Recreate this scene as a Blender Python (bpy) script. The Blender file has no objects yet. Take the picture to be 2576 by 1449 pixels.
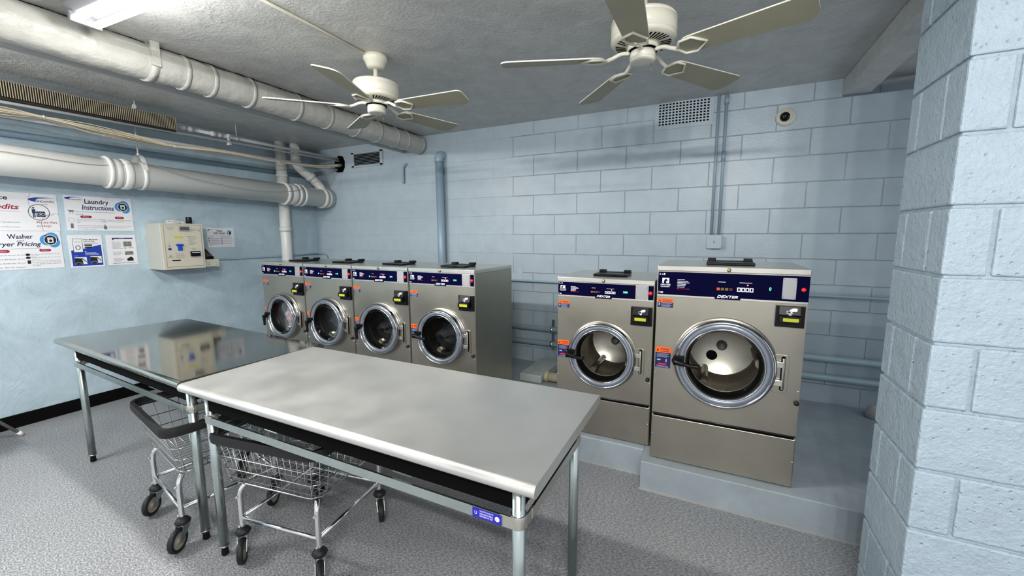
import bpy, bmesh, math, random
from mathutils import Vector, Matrix
random.seed(7)
COL = bpy.context.scene.collection
PI = math.pi
R = math.radians

# ------------------------------------------------------------------ materials
MATS = {}
def mat(name, col, rough=.5, metal=0.0, bump=None, emit=None, mottle=None, coat=0.0, spec=None):
    """bump=(scale,strength,distance); mottle=(scale, amount, colour2)"""
    if name in MATS: return MATS[name]
    m = bpy.data.materials.new(name); m.use_nodes = True
    nt = m.node_tree; b = nt.nodes['Principled BSDF']
    b.inputs['Base Color'].default_value = (*col, 1)
    b.inputs['Roughness'].default_value = rough
    b.inputs['Metallic'].default_value = metal
    if coat: b.inputs['Coat Weight'].default_value = coat; b.inputs['Coat Roughness'].default_value = .1
    if spec is not None: b.inputs['Specular IOR Level'].default_value = spec
    if emit:
        b.inputs['Emission Color'].default_value = (*emit[0], 1); b.inputs['Emission Strength'].default_value = emit[1]
    tc = nt.nodes.new('ShaderNodeTexCoord')
    if mottle:
        n = nt.nodes.new('ShaderNodeTexNoise'); n.inputs['Scale'].default_value = mottle[0]; n.inputs['Detail'].default_value = 4
        nt.links.new(tc.outputs['Object'], n.inputs['Vector'])
        mx = nt.nodes.new('ShaderNodeMix'); mx.data_type = 'RGBA'
        mr = nt.nodes.new('ShaderNodeMapRange'); mr.inputs[1].default_value = .35; mr.inputs[2].default_value = .68
        mr.inputs[3].default_value = 0; mr.inputs[4].default_value = mottle[1]
        nt.links.new(n.outputs['Fac'], mr.inputs[0]); nt.links.new(mr.outputs[0], mx.inputs[0])
        mx.inputs[6].default_value = (*col, 1); mx.inputs[7].default_value = (*mottle[2], 1)
        nt.links.new(mx.outputs[2], b.inputs['Base Color'])
    if bump:
        n = nt.nodes.new('ShaderNodeTexNoise'); n.inputs['Scale'].default_value = bump[0]; n.inputs['Detail'].default_value = 5
        nt.links.new(tc.outputs['Object'], n.inputs['Vector'])
        bp = nt.nodes.new('ShaderNodeBump'); bp.inputs['Strength'].default_value = bump[1]; bp.inputs['Distance'].default_value = bump[2]
        nt.links.new(n.outputs['Fac'], bp.inputs['Height']); nt.links.new(bp.outputs['Normal'], b.inputs['Normal'])
    MATS[name] = m
    return m

def N(nt, typ, **kw):
    n = nt.nodes.new(typ)
    for k, v in kw.items(): setattr(n, k, v)
    return n

def steel(name, col, rough, stretch=(1, 1, 40), amount=.12, scale=6, metal=.95, bs=.08):
    m = bpy.data.materials.new(name); m.use_nodes = True; nt = m.node_tree; b = nt.nodes['Principled BSDF']
    b.inputs['Metallic'].default_value = metal
    tc = N(nt, 'ShaderNodeTexCoord'); mp = N(nt, 'ShaderNodeMapping'); mp.inputs['Scale'].default_value = stretch
    nt.links.new(tc.outputs['Object'], mp.inputs['Vector'])
    n = N(nt, 'ShaderNodeTexNoise'); n.inputs['Scale'].default_value = scale; n.inputs['Detail'].default_value = 6
    nt.links.new(mp.outputs[0], n.inputs['Vector'])
    n2 = N(nt, 'ShaderNodeTexNoise'); n2.inputs['Scale'].default_value = 5; n2.inputs['Detail'].default_value = 5
    nt.links.new(tc.outputs['Object'], n2.inputs['Vector'])
    mr = N(nt, 'ShaderNodeMapRange'); mr.inputs[3].default_value = rough - amount * .6; mr.inputs[4].default_value = rough + amount * .6
    nt.links.new(n2.outputs['Fac'], mr.inputs[0]); nt.links.new(mr.outputs[0], b.inputs['Roughness'])
    mx = N(nt, 'ShaderNodeMix', data_type='RGBA'); mx.inputs[6].default_value = (*[c * .86 for c in col], 1); mx.inputs[7].default_value = (*[min(1, c * 1.1) for c in col], 1)
    nt.links.new(n2.outputs['Fac'], mx.inputs[0]); nt.links.new(mx.outputs[2], b.inputs['Base Color'])
    bp = N(nt, 'ShaderNodeBump'); bp.inputs['Strength'].default_value = bs; bp.inputs['Distance'].default_value = .002
    nt.links.new(n.outputs['Fac'], bp.inputs['Height']); nt.links.new(bp.outputs[0], b.inputs['Normal'])
    MATS[name] = m; return m

def block_wall_mat(name, col, xj, zj, jp, ch, axis='x', smooth_below=None, soft=None, bumpy=.6):
    """painted concrete block: brick texture joints as bump + slight darkening, rough noise"""
    m = bpy.data.materials.new(name); m.use_nodes = True; nt = m.node_tree; b = nt.nodes['Principled BSDF']; L = nt.links.new
    tc = N(nt, 'ShaderNodeTexCoord'); sp = N(nt, 'ShaderNodeSeparateXYZ'); L(tc.outputs['Object'], sp.inputs[0])
    a1 = N(nt, 'ShaderNodeMath', operation='SUBTRACT'); L(sp.outputs[0 if axis == 'x' else 1], a1.inputs[0]); a1.inputs[1].default_value = xj - 40 * jp
    a2 = N(nt, 'ShaderNodeMath', operation='SUBTRACT'); L(sp.outputs[2], a2.inputs[0]); a2.inputs[1].default_value = zj - 40 * ch
    cb = N(nt, 'ShaderNodeCombineXYZ'); L(a1.outputs[0], cb.inputs[0]); L(a2.outputs[0], cb.inputs[1])
    # wobble of the joints
    nw = N(nt, 'ShaderNodeTexNoise'); nw.inputs['Scale'].default_value = 14; nw.inputs['Detail'].default_value = 3; L(tc.outputs['Object'], nw.inputs['Vector'])
    vm = N(nt, 'ShaderNodeVectorMath', operation='MULTIPLY_ADD'); L(nw.outputs['Color'], vm.inputs[0]); vm.inputs[1].default_value = (.006, .006, 0); L(cb.outputs[0], vm.inputs[2])
    br = N(nt, 'ShaderNodeTexBrick'); br.offset = .5; br.inputs['Scale'].default_value = 1
    br.inputs['Mortar Size'].default_value = .0045; br.inputs['Mortar Smooth'].default_value = .6
    br.inputs['Brick Width'].default_value = jp; br.inputs['Row Height'].default_value = ch
    L(vm.outputs[0], br.inputs['Vector'])
    fac = br.outputs['Fac']
    # some joints are painted over: fade them with a large noise
    nf = N(nt, 'ShaderNodeTexNoise'); nf.inputs['Scale'].default_value = 1.7; nf.inputs['Detail'].default_value = 3; L(tc.outputs['Object'], nf.inputs['Vector'])
    fr = N(nt, 'ShaderNodeMapRange'); fr.inputs[1].default_value = .3; fr.inputs[2].default_value = .5; fr.inputs[3].default_value = .45; fr.inputs[4].default_value = 1.0
    L(nf.outputs['Fac'], fr.inputs[0])
    mu = N(nt, 'ShaderNodeMath', operation='MULTIPLY'); L(fac, mu.inputs[0]); L(fr.outputs[0], mu.inputs[1])
    out = mu.outputs[0]
    if smooth_below is not None:      # blocks are plastered over left of this x
        st = N(nt, 'ShaderNodeMapRange'); st.inputs[1].default_value = smooth_below - .02; st.inputs[2].default_value = smooth_below + .02
        st.inputs[3].default_value = .22; st.inputs[4].default_value = 1
        L(sp.outputs[0], st.inputs[0]); m2 = N(nt, 'ShaderNodeMath', operation='MULTIPLY'); L(out, m2.inputs[0]); L(st.outputs[0], m2.inputs[1]); out = m2.outputs[0]
    n1 = N(nt, 'ShaderNodeTexNoise'); n1.inputs['Scale'].default_value = 60; n1.inputs['Detail'].default_value = 6; L(tc.outputs['Object'], n1.inputs['Vector'])
    n3 = N(nt, 'ShaderNodeTexNoise'); n3.inputs['Scale'].default_value = 7; n3.inputs['Detail'].default_value = 4; L(tc.outputs['Object'], n3.inputs['Vector'])
    h1 = N(nt, 'ShaderNodeMath', operation='MULTIPLY_ADD'); L(n1.outputs['Fac'], h1.inputs[0]); h1.inputs[1].default_value = .35 * bumpy
    h2 = N(nt, 'ShaderNodeMath', operation='MULTIPLY'); L(out, h2.inputs[0]); h2.inputs[1].default_value = -1.0
    L(h2.outputs[0], h1.inputs[2])
    h3 = N(nt, 'ShaderNodeMath', operation='MULTIPLY_ADD'); L(n3.outputs['Fac'], h3.inputs[0]); h3.inputs[1].default_value = .5 * bumpy; L(h1.outputs[0], h3.inputs[2])
    bp = N(nt, 'ShaderNodeBump'); bp.inputs['Strength'].default_value = .8; bp.inputs['Distance'].default_value = .007
    L(h3.outputs[0], bp.inputs['Height']); L(bp.outputs[0], b.inputs['Normal'])
    mx = N(nt, 'ShaderNodeMix', data_type='RGBA'); L(out, mx.inputs[0]); mx.inputs[6].default_value = (*col, 1); mx.inputs[7].default_value = (*[c * .78 for c in col], 1)
    mv = N(nt, 'ShaderNodeMix', data_type='RGBA', blend_type='MULTIPLY'); mv.inputs[0].default_value = 1
    cr = N(nt, 'ShaderNodeMapRange'); cr.inputs[3].default_value = .9; cr.inputs[4].default_value = 1.1; L(n3.outputs['Fac'], cr.inputs[0])
    L(mx.outputs[2], mv.inputs[6]); L(cr.outputs[0], mv.inputs[7]); L(mv.outputs[2], b.inputs['Base Color'])
    b.inputs['Roughness'].default_value = .34 if soft is None else soft
    MATS[name] = m; return m

WALL = (.49, .575, .63)
M_back = block_wall_mat('painted_block_wall', WALL, 5.4258 - .4695 * 2, 1.962 - .2032 * 5, .4695, .2032, smooth_below=3.05)

def plaster_mat(name, col, cracks=True, bump=.7, rough=.45, sc=5.0):
    m = bpy.data.materials.new(name); m.use_nodes = True; nt = m.node_tree; b = nt.nodes['Principled BSDF']; L = nt.links.new
    tc = N(nt, 'ShaderNodeTexCoord')
    n1 = N(nt, 'ShaderNodeTexNoise'); n1.inputs['Scale'].default_value = sc; n1.inputs['Detail'].default_value = 9; n1.inputs['Roughness'].default_value = .62; n1.inputs['Distortion'].default_value = .6
    L(tc.outputs['Object'], n1.inputs['Vector'])
    n2 = N(nt, 'ShaderNodeTexNoise'); n2.inputs['Scale'].default_value = sc * 9; n2.inputs['Detail'].default_value = 5; L(tc.outputs['Object'], n2.inputs['Vector'])
    ad = N(nt, 'ShaderNodeMath', operation='MULTIPLY_ADD'); L(n2.outputs['Fac'], ad.inputs[0]); ad.inputs[1].default_value = .42; L(n1.outputs['Fac'], ad.inputs[2])
    h = ad.outputs[0]
    if cracks:
        v = N(nt, 'ShaderNodeTexNoise'); v.inputs['Scale'].default_value = 1.6; v.inputs['Detail'].default_value = 6; v.inputs['Distortion'].default_value = 1.2
        L(tc.outputs['Object'], v.inputs['Vector'])
        s = N(nt, 'ShaderNodeMath', operation='SUBTRACT'); L(v.outputs['Fac'], s.inputs[0]); s.inputs[1].default_value = .5
        a = N(nt, 'ShaderNodeMath', operation='ABSOLUTE'); L(s.outputs[0], a.inputs[0])
        mr = N(nt, 'ShaderNodeMapRange'); mr.inputs[1].default_value = 0; mr.inputs[2].default_value = .004; mr.inputs[3].default_value = .16; mr.inputs[4].default_value = 0
        L(a.outputs[0], mr.inputs[0])
        a3 = N(nt, 'ShaderNodeMath', operation='ADD'); L(h, a3.inputs[0]); L(mr.outputs[0], a3.inputs[1]); h = a3.outputs[0]
    bp = N(nt, 'ShaderNodeBump'); bp.inputs['Strength'].default_value = bump; bp.inputs['Distance'].default_value = .012
    L(h, bp.inputs['Height']); L(bp.outputs[0], b.inputs['Normal'])
    cr = N(nt, 'ShaderNodeMapRange'); cr.inputs[1].default_value = .3; cr.inputs[2].default_value = .7; cr.inputs[3].default_value = .88; cr.inputs[4].default_value = 1.12; L(n1.outputs['Fac'], cr.inputs[0])
    mv = N(nt, 'ShaderNodeMix', data_type='RGBA', blend_type='MULTIPLY'); mv.inputs[0].default_value = 1; mv.inputs[6].default_value = (*col, 1)
    L(cr.outputs[0], mv.inputs[7]); L(mv.outputs[2], b.inputs['Base Color'])
    b.inputs['Roughness'].default_value = rough
    MATS[name] = m; return m

M_left = plaster_mat('painted_concrete_wall', (.48, .59, .655), bump=.55, sc=3.5)
M_ceil = plaster_mat('ceiling_plaster', (.60, .60, .58), cracks=True, bump=.8, rough=.4, sc=6)
M_platform = plaster_mat('painted_platform', (.36, .41, .44), cracks=False, bump=.2, rough=.4, sc=4)
M_column = block_wall_mat('painted_block_column', (.50, .615, .70), 0, 0, 5000, .2032, bumpy=1.1)

def column_mat():
    m = bpy.data.materials.new('column_block_paint'); m.use_nodes = True; nt = m.node_tree; b = nt.nodes['Principled BSDF']; L = nt.links.new
    tc = N(nt, 'ShaderNodeTexCoord')
    n1 = N(nt, 'ShaderNodeTexNoise'); n1.inputs['Scale'].default_value = 70; n1.inputs['Detail'].default_value = 6; n1.inputs['Roughness'].default_value = .6; L(tc.outputs['Object'], n1.inputs['Vector'])
    n2 = N(nt, 'ShaderNodeTexNoise'); n2.inputs['Scale'].default_value = 14; n2.inputs['Detail'].default_value = 4; L(tc.outputs['Object'], n2.inputs['Vector'])
    vo = N(nt, 'ShaderNodeTexVoronoi'); vo.inputs['Scale'].default_value = 38; L(tc.outputs['Object'], vo.inputs['Vector'])
    mr = N(nt, 'ShaderNodeMapRange'); mr.inputs[1].default_value = 0; mr.inputs[2].default_value = .18; mr.inputs[3].default_value = -.5; mr.inputs[4].default_value = 0; L(vo.outputs['Distance'], mr.inputs[0])
    a = N(nt, 'ShaderNodeMath', operation='MULTIPLY_ADD'); L(n1.outputs['Fac'], a.inputs[0]); a.inputs[1].default_value = .8; L(n2.outputs['Fac'], a.inputs[2])
    a2 = N(nt, 'ShaderNodeMath', operation='ADD'); L(a.outputs[0], a2.inputs[0]); L(mr.outputs[0], a2.inputs[1])
    bp = N(nt, 'ShaderNodeBump'); bp.inputs['Strength'].default_value = .95; bp.inputs['Distance'].default_value = .008
    L(a2.outputs[0], bp.inputs['Height']); L(bp.outputs[0], b.inputs['Normal'])
    cr = N(nt, 'ShaderNodeMapRange'); cr.inputs[3].default_value = .9; cr.inputs[4].default_value = 1.1; L(n2.outputs['Fac'], cr.inputs[0])
    mv = N(nt, 'ShaderNodeMix', data_type='RGBA', blend_type='MULTIPLY'); mv.inputs[0].default_value = 1; mv.inputs[6].default_value = (.385, .465, .525, 1)
    L(cr.outputs[0], mv.inputs[7]); L(mv.outputs[2], b.inputs['Base Color'])
    b.inputs['Roughness'].default_value = .38
    MATS['column'] = m; return m
M_column = column_mat()

def floor_mat():
    m = bpy.data.materials.new('mottled_vinyl_floor'); m.use_nodes = True; nt = m.node_tree; b = nt.nodes['Principled BSDF']; L = nt.links.new
    tc = N(nt, 'ShaderNodeTexCoord')
    mp = N(nt, 'ShaderNodeMapping'); mp.inputs['Scale'].default_value = (1, 2.2, 1); mp.inputs['Rotation'].default_value = (0, 0, .5); L(tc.outputs['Object'], mp.inputs['Vector'])
    n1 = N(nt, 'ShaderNodeTexNoise'); n1.inputs['Scale'].default_value = 75; n1.inputs['Detail'].default_value = 4; n1.inputs['Roughness'].default_value = .6; L(mp.outputs[0], n1.inputs['Vector'])
    n2 = N(nt, 'ShaderNodeTexNoise'); n2.inputs['Scale'].default_value = 2.2; n2.inputs['Detail'].default_value = 3; L(tc.outputs['Object'], n2.inputs['Vector'])
    cr = N(nt, 'ShaderNodeValToRGB')
    e = cr.color_ramp.elements; e[0].position = .33; e[0].color = (.13, .135, .142, 1); e[1].position = .66; e[1].color = (.47, .475, .485, 1)
    x = cr.color_ramp.elements.new(.5); x.color = (.275, .283, .293, 1)
    L(n1.outputs['Fac'], cr.inputs[0])
    cm = N(nt, 'ShaderNodeMapRange'); cm.inputs[3].default_value = .88; cm.inputs[4].default_value = 1.12; L(n2.outputs['Fac'], cm.inputs[0])
    mv = N(nt, 'ShaderNodeMix', data_type='RGBA', blend_type='MULTIPLY'); mv.inputs[0].default_value = 1
    # faint tile seams, 12 inch squares
    br = N(nt, 'ShaderNodeTexBrick'); br.offset = 0; br.inputs['Scale'].default_value = 1; br.inputs['Brick Width'].default_value = .305; br.inputs['Row Height'].default_value = .305
    br.inputs['Mortar Size'].default_value = .0008; L(tc.outputs['Object'], br.inputs['Vector'])
    mj = N(nt, 'ShaderNodeMix', data_type='RGBA'); 
    sj = N(nt, 'ShaderNodeMath', operation='MULTIPLY'); L(br.outputs['Fac'], sj.inputs[0]); sj.inputs[1].default_value = .35
    L(sj.outputs[0], mj.inputs[0]); mj.inputs[7].default_value = (.16, .17, .18, 1)
    L(cr.outputs[0], mv.inputs[6]); L(cm.outputs[0], mv.inputs[7]); L(mv.outputs[2], mj.inputs[6]); L(mj.outputs[2], b.inputs['Base Color'])
    b.inputs['Roughness'].default_value = .42
    MATS['floor'] = m; return m
M_floor = floor_mat()

M_ss = steel('brushed_stainless', (.43, .405, .345), .34, (1, 1, 30))
M_ss_side = steel('stainless_side', (.52, .50, .43), .42, (30, 1, 1))
M_ss_trim = steel('stainless_trim', (.66, .64, .58), .25, (1, 1, 1))
M_top1 = steel('steel_tabletop_polished', (.50, .475, .43), .075, (1, 1, 1), .06, 8, metal=1, bs=.008)
M_top2 = steel('steel_tabletop_worn', (.70, .69, .665), .36, (1, 40, 1), .14, 8, metal=.82)
M_galv = steel('galvanised_steel', (.50, .56, .55), .27, (1, 1, 1), .1)
M_chrome = mat('chrome', (.78, .79, .80), .07, 1.0)
M_ring = mat('chrome_ring', (.52, .54, .58), .10, 1.0)
M_ringflat = mat('grey_door_face', (.27, .30, .35), .3, .5)
M_wire = mat('chrome_wire', (.66, .66, .66), .15, 1.0)
M_black = mat('black_plastic', (.005, .005, .006), .36, spec=.3)
M_blackm = mat('black_matt', (.002, .002, .002), .8, spec=.1)
M_rubber = mat('rubber', (.012, .012, .013), .55, bump=(80, .2, .001))
M_navy = mat('navy_panel', (.002, .002, .032), .55, spec=.04)
M_white = mat('white_ink', (.85, .86, .9), .5, emit=((.8, .85, 1), .15))
M_whitep = mat('white_paper', (.76, .76, .78), .55)
M_orange = mat('orange_label', (.9, .16, .02), .5)
M_orangeb = mat('orange_button', (.35, .07, .02), .4, emit=((1, .2, .05), .25))
M_olive = mat('olive_button', (.16, .1, .01), .4, emit=((.5, .3, .02), .1))
M_redd = mat('dark_red_button', (.12, .01, .02), .4)
M_red = mat('red_button', (.55, .02, .02), .35, emit=((1, .05, .05), .25))
M_green = mat('green_digits', (.1, .8, .4), .4, emit=((.15, 1, .45), 2.2))
M_led = mat('red_led', (1, .1, .1), .4, emit=((1, .12, .1), 4))
M_plate = mat('grey_blank_plate', (.42, .42, .43), .4, .4)
M_lcd = mat('yellow_green_screen', (.38, .40, .03), .4, emit=((.6, .62, .03), .22))
M_cream = mat('cream_enamel', (.62, .59, .49), .4, bump=(90, .1, .001))
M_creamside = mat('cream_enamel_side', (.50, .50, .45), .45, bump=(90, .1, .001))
M_fan = mat('cream_fan', (.74, .72, .62), .33, mottle=(6, .3, (.62, .59, .47)))
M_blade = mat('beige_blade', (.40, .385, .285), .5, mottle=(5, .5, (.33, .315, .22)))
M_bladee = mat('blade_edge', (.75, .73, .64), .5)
M_pipe = mat('white_painted_pipe', (.76, .76, .73), .3, bump=(22, .35, .006))
M_duct = mat('painted_duct_wrap', (.52, .515, .475), .36, bump=(9, .8, .022), mottle=(3, .35, (.47, .47, .44)))
M_conduit = mat('white_conduit', (.72, .72, .71), .3)
M_bluepipe = mat('blue_painted_pipe', (.33, .44, .52), .33, bump=(40, .15, .002))
M_greenpipe = mat('pale_green_pipe', (.34, .45, .49), .35, bump=(40, .15, .002))
M_baseb = mat('black_vinyl_base', (.003, .003, .003), .5, spec=.12)
M_cable = mat('cream_cable', (.80, .72, .55), .5)
M_cablegrey = mat('grey_cable', (.36, .34, .31), .5)
M_fin = mat('heater_fins', (.78, .68, .50), .5, .3)
M_findark = mat('heater_dark', (.05, .045, .04), .7)
M_ink = mat('black_ink', (.01, .01, .012), .5)
M_inkg = mat('grey_ink', (.18, .18, .2), .6)
M_inknavy = mat('navy_ink', (.02, .03, .09), .5)
M_inkred = mat('crimson_ink', (.32, .01, .04), .5)
M_inkblue = mat('blue_ink', (.01, .05, .36), .5)
M_inksky = mat('sky_ink', (.07, .30, .62), .5)
M_inkphoto = mat('grey_print', (.28, .27, .25), .6, mottle=(60, .8, (.08, .08, .08)))
M_vent = mat('vent_paint', (.42, .53, .60), .4)
M_ventw = mat('vent_paint_pale', (.50, .58, .63), .4)
M_tube = mat('lit_tube', (1, 1, 1), .4, emit=((1, .985, .95), 3.6))
M_fixt = mat('fixture_enamel', (.26, .26, .275), .35)
M_yellowpipe = mat('cream_drain', (.55, .51, .38), .5, mottle=(7, .6, (.45, .36, .12)))
M_brass = mat('brass', (.5, .4, .2), .3, 1.0)
M_wheel = mat('caster_hub', (.36, .34, .29), .5)
M_blue_sticker = mat('blue_sticker', (.02, .02, .35), .45)
M_pale = mat('rubber_tip_white', (.8, .78, .76), .5)
M_clean = mat('grey_cloth', (.85, .80, .74), .9, mottle=(13, 1.0, (.50, .04, .06)), bump=(9, 1, .03))
M_darkcloth = mat('dark_cloth', (.012, .013, .016), .7, bump=(9, 1, .03))

def glass_mat():
    m = bpy.data.materials.new('door_glass'); m.use_nodes = True; nt = m.node_tree; nt.nodes.clear(); L = nt.links.new
    o = N(nt, 'ShaderNodeOutputMaterial'); t = N(nt, 'ShaderNodeBsdfTransparent'); t.inputs[0].default_value = (.82, .83, .83, 1)
    g = N(nt, 'ShaderNodeBsdfGlossy'); g.inputs['Roughness'].default_value = .03
    f = N(nt, 'ShaderNodeFresnel'); f.inputs[0].default_value = 1.22
    mx = N(nt, 'ShaderNodeMixShader'); fm = N(nt, 'ShaderNodeMath', operation='MULTIPLY'); fm.inputs[1].default_value = .4; L(f.outputs[0], fm.inputs[0]); L(fm.outputs[0], mx.inputs[0]); L(t.outputs[0], mx.inputs[1]); L(g.outputs[0], mx.inputs[2]); L(mx.outputs[0], o.inputs[0])
    return m
M_glass = glass_mat()
M_drum = steel('drum_steel', (.62, .58, .50), .28, (1, 1, 1), .1)

# ------------------------------------------------------------------ mesh builder
class MB:
    def __init__(s): s.v = []; s.f = []; s.mi = []; s.sm = []; s.cur = 0; s.flat = False
    def add(s, vs, fs, smooth=False):
        o = len(s.v); s.v += [tuple(p) for p in vs]
        for f in fs: s.f.append([i + o for i in f]); s.mi.append(s.cur); s.sm.append(smooth)
        return s
    def box(s, x0, x1, y0, y1, z0, z1, M=None):
        vs = [(x, y, z) for x in (x0, x1) for y in (y0, y1) for z in (z0, z1)]
        if M is not None: vs = [tuple(M @ Vector(p)) for p in vs]
        return s.add(vs, [(0, 1, 3, 2), (4, 6, 7, 5), (0, 4, 5, 1), (2, 3, 7, 6), (0, 2, 6, 4), (1, 5, 7, 3)])
    def quad(s, a, b, c, d): return s.add([a, b, c, d], [(0, 1, 2, 3)])
    def tube(s, pts, r, seg=12, caps=True, closed=False, rs=None):
        pts = [Vector(p) for p in pts]; n = len(pts); vs = []; fs = []
        prev = None
        for i, p in enumerate(pts):
            if closed: t = (pts[(i + 1) % n] - pts[i - 1]).normalized()
            elif i == 0: t = (pts[1] - p).normalized()
            elif i == n - 1: t = (p - pts[-2]).normalized()
            else:
                t = ((pts[i + 1] - p).normalized() + (p - pts[i - 1]).normalized()).normalized()
            if prev is None:
                a = Vector((0, 0, 1)) if abs(t.z) < .9 else Vector((1, 0, 0))
                u = t.cross(a).normalized()
            else: u = (prev - t * prev.dot(t)).normalized()
            prev = u; w = t.cross(u)
            rr = rs[i] if rs else r
            for k in range(seg):
                a = 2 * PI * k / seg; vs.append(p + (u * math.cos(a) + w * math.sin(a)) * rr)
        m = n if closed else n - 1
        for i in range(m):
            for k in range(seg):
                a = i * seg + k; b = i * seg + (k + 1) % seg; c = ((i + 1) % n) * seg + (k + 1) % seg; d = ((i + 1) % n) * seg + k
                fs.append((a, b, c, d))
        s.add(vs, fs, True)
        if caps and not closed:
            s.add(vs[:seg], [tuple(range(seg))[::-1]]); s.add(vs[-seg:], [tuple(range(seg))])
        return s
    def lathe(s, prof, c, axis='z', seg=48, smooth=True, close=False):
        """prof: list of (r, h) along axis from centre c"""
        vs = []; fs = []
        for r, h in prof:
            for k in range(seg):
                a = 2 * PI * k / seg; p, q = r * math.cos(a), r * math.sin(a)
                vs.append({'z': (c[0] + p, c[1] + q, c[2] + h), 'y': (c[0] + p, c[1] + h, c[2] + q), 'x': (c[0] + h, c[1] + p, c[2] + q)}[axis])
        n = len(prof); m = n if close else n - 1
        for i in range(m):
            for k in range(seg):
                fs.append((i * seg + k, i * seg + (k + 1) % seg, ((i + 1) % n) * seg + (k + 1) % seg, ((i + 1) % n) * seg + k))
        if axis == 'y': fs = [f[::-1] for f in fs]
        return s.add(vs, fs, smooth)
    def prism(s, poly, fn, h0, h1):
        """poly 2D; fn(a,b,h)->3D"""
        n = len(poly); vs = [fn(a, b, h0) for a, b in poly] + [fn(a, b, h1) for a, b in poly]
        fs = [tuple(range(n)), tuple(range(n, 2 * n))[::-1]] + [(i, (i + 1) % n, n + (i + 1) % n, n + i) for i in range(n)]
        return s.add(vs, fs)
    def text(s, body, fn, x0, x1, y0, y1, shear=0.0, bold=0.0, keep=False, align='l'):
        """fit text into rectangle of the 2D frame fn(a,b)->3D (a right, b up)"""
        cu = bpy.data.curves.new('t', 'FONT'); cu.body = body; cu.size = 1; cu.shear = shear; cu.offset = bold; cu.resolution_u = 3
        cu.align_x = 'CENTER' if align == 'c' else 'LEFT'
        ob = bpy.data.objects.new('t', cu); COL.objects.link(ob)
        dg = bpy.context.evaluated_depsgraph_get(); dg.update()
        me = bpy.data.meshes.new_from_object(ob.evaluated_get(dg))
        pts = [v.co.copy() for v in me.vertices]; fs = [tuple(p.vertices) for p in me.polygons]
        bpy.data.objects.remove(ob); bpy.data.curves.remove(cu); bpy.data.meshes.remove(me)
        if not pts: return s
        ax = min(p.x for p in pts); bx = max(p.x for p in pts); ay = min(p.y for p in pts); by = max(p.y for p in pts)
        by = max(by, .66)
        sx = (x1 - x0) / (bx - ax); sy = (y1 - y0) / (by - ay)
        if keep: sx = sy = min(sx, sy)
        s.add([fn(x0 + (p.x - ax) * sx, y0 + (p.y - ay) * sy) for p in pts], fs)
        return s
    def build(s, name, m, parent=None, bevel=0, seg=2, hide=False):
        W = Vector(WORLD.get(parent, (0, 0, 0))) if parent else Vector((0, 0, 0))
        org = W
        me = bpy.data.meshes.new(name)
        me.from_pydata([tuple(Vector(p) - org) for p in s.v], [], s.f)
        ms = m if isinstance(m, (list, tuple)) else [m]
        for q in ms: me.materials.append(q)
        for i, p in enumerate(me.polygons): p.material_index = s.mi[i] if s.mi[i] < len(ms) else 0; p.use_smooth = s.sm[i]
        me.update()
        bm = bmesh.new(); bm.from_mesh(me); bmesh.ops.remove_doubles(bm, verts=bm.verts, dist=1e-6) if not s.flat else None
        bmesh.ops.recalc_face_normals(bm, faces=bm.faces) if not s.flat else None
        bm.to_mesh(me); bm.free()
        o = bpy.data.objects.new(name, me); COL.objects.link(o)
        if parent: o.parent = parent; WORLD[o] = W
        if bevel:
            b = o.modifiers.new('Bevel', 'BEVEL'); b.width = bevel; b.segments = seg; b.limit_method = 'ANGLE'; b.angle_limit = R(40)
        return o
WORLD = {}
def tag(o, label, cat, group=None, kind=None):
    o['label'] = label; o['category'] = cat
    if group: o['group'] = group
    if kind: o['kind'] = kind
    return o
def thing(name, label, cat, loc=(0, 0, 0), group=None):
    o = bpy.data.objects.new(name, None); o.empty_display_size = .05; COL.objects.link(o); o.location = loc; WORLD[o] = tuple(loc)
    return tag(o, label, cat, group)
def struct(name, mb, m, label, parent=None, bevel=0):
    o = mb.build(name, m, parent, bevel); o['kind'] = 'structure'; o['label'] = label; o['category'] = name.split('_')[0]
    return o
def recentre(o, loc):
    """move a single-mesh thing's origin to loc without moving its shape"""
    loc = Vector(loc); o.data.transform(Matrix.Translation(-loc)); o.location = loc; return o
def dup(root, loc, rz, label=None):
    r = root.copy(); COL.objects.link(r); r.location = loc; r.rotation_euler = (0, 0, rz)
    if label: r['label'] = label
    for ch in list(root.children):
        c = ch.copy(); COL.objects.link(c); c.parent = r
        for g in list(ch.children):
            d = g.copy(); COL.objects.link(d); d.parent = c
    return r
def circ(cx, cy, r, n=28, a0=0, a1=2 * PI): return [(cx + r * math.cos(a0 + (a1 - a0) * i / n), cy + r * math.sin(a0 + (a1 - a0) * i / n)) for i in range(n)]
def rrect(x0, x1, y0, y1, r, n=5):
    P = []
    for cx, cy, a in ((x1 - r, y1 - r, 0), (x0 + r, y1 - r, PI / 2), (x0 + r, y0 + r, PI), (x1 - r, y0 + r, 1.5 * PI)):
        for i in range(n + 1): P.append((cx + r * math.cos(a + PI / 2 * i / n), cy + r * math.sin(a + PI / 2 * i / n)))
    return P
def smoothpath(pts, n=6):
    """Catmull-Rom"""
    P = [Vector(p) for p in pts]; P = [P[0] * 2 - P[1]] + P + [P[-1] * 2 - P[-2]]; out = []
    for i in range(1, len(P) - 2):
        for k in range(n):
            t = k / n; a, b, c, d = P[i - 1], P[i], P[i + 1], P[i + 2]
            out.append(.5 * ((2 * b) + (c - a) * t + (2 * a - 5 * b + 4 * c - d) * t * t + (3 * b - a - 3 * c + d) * t ** 3))
    out.append(P[-2]); return out

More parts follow.
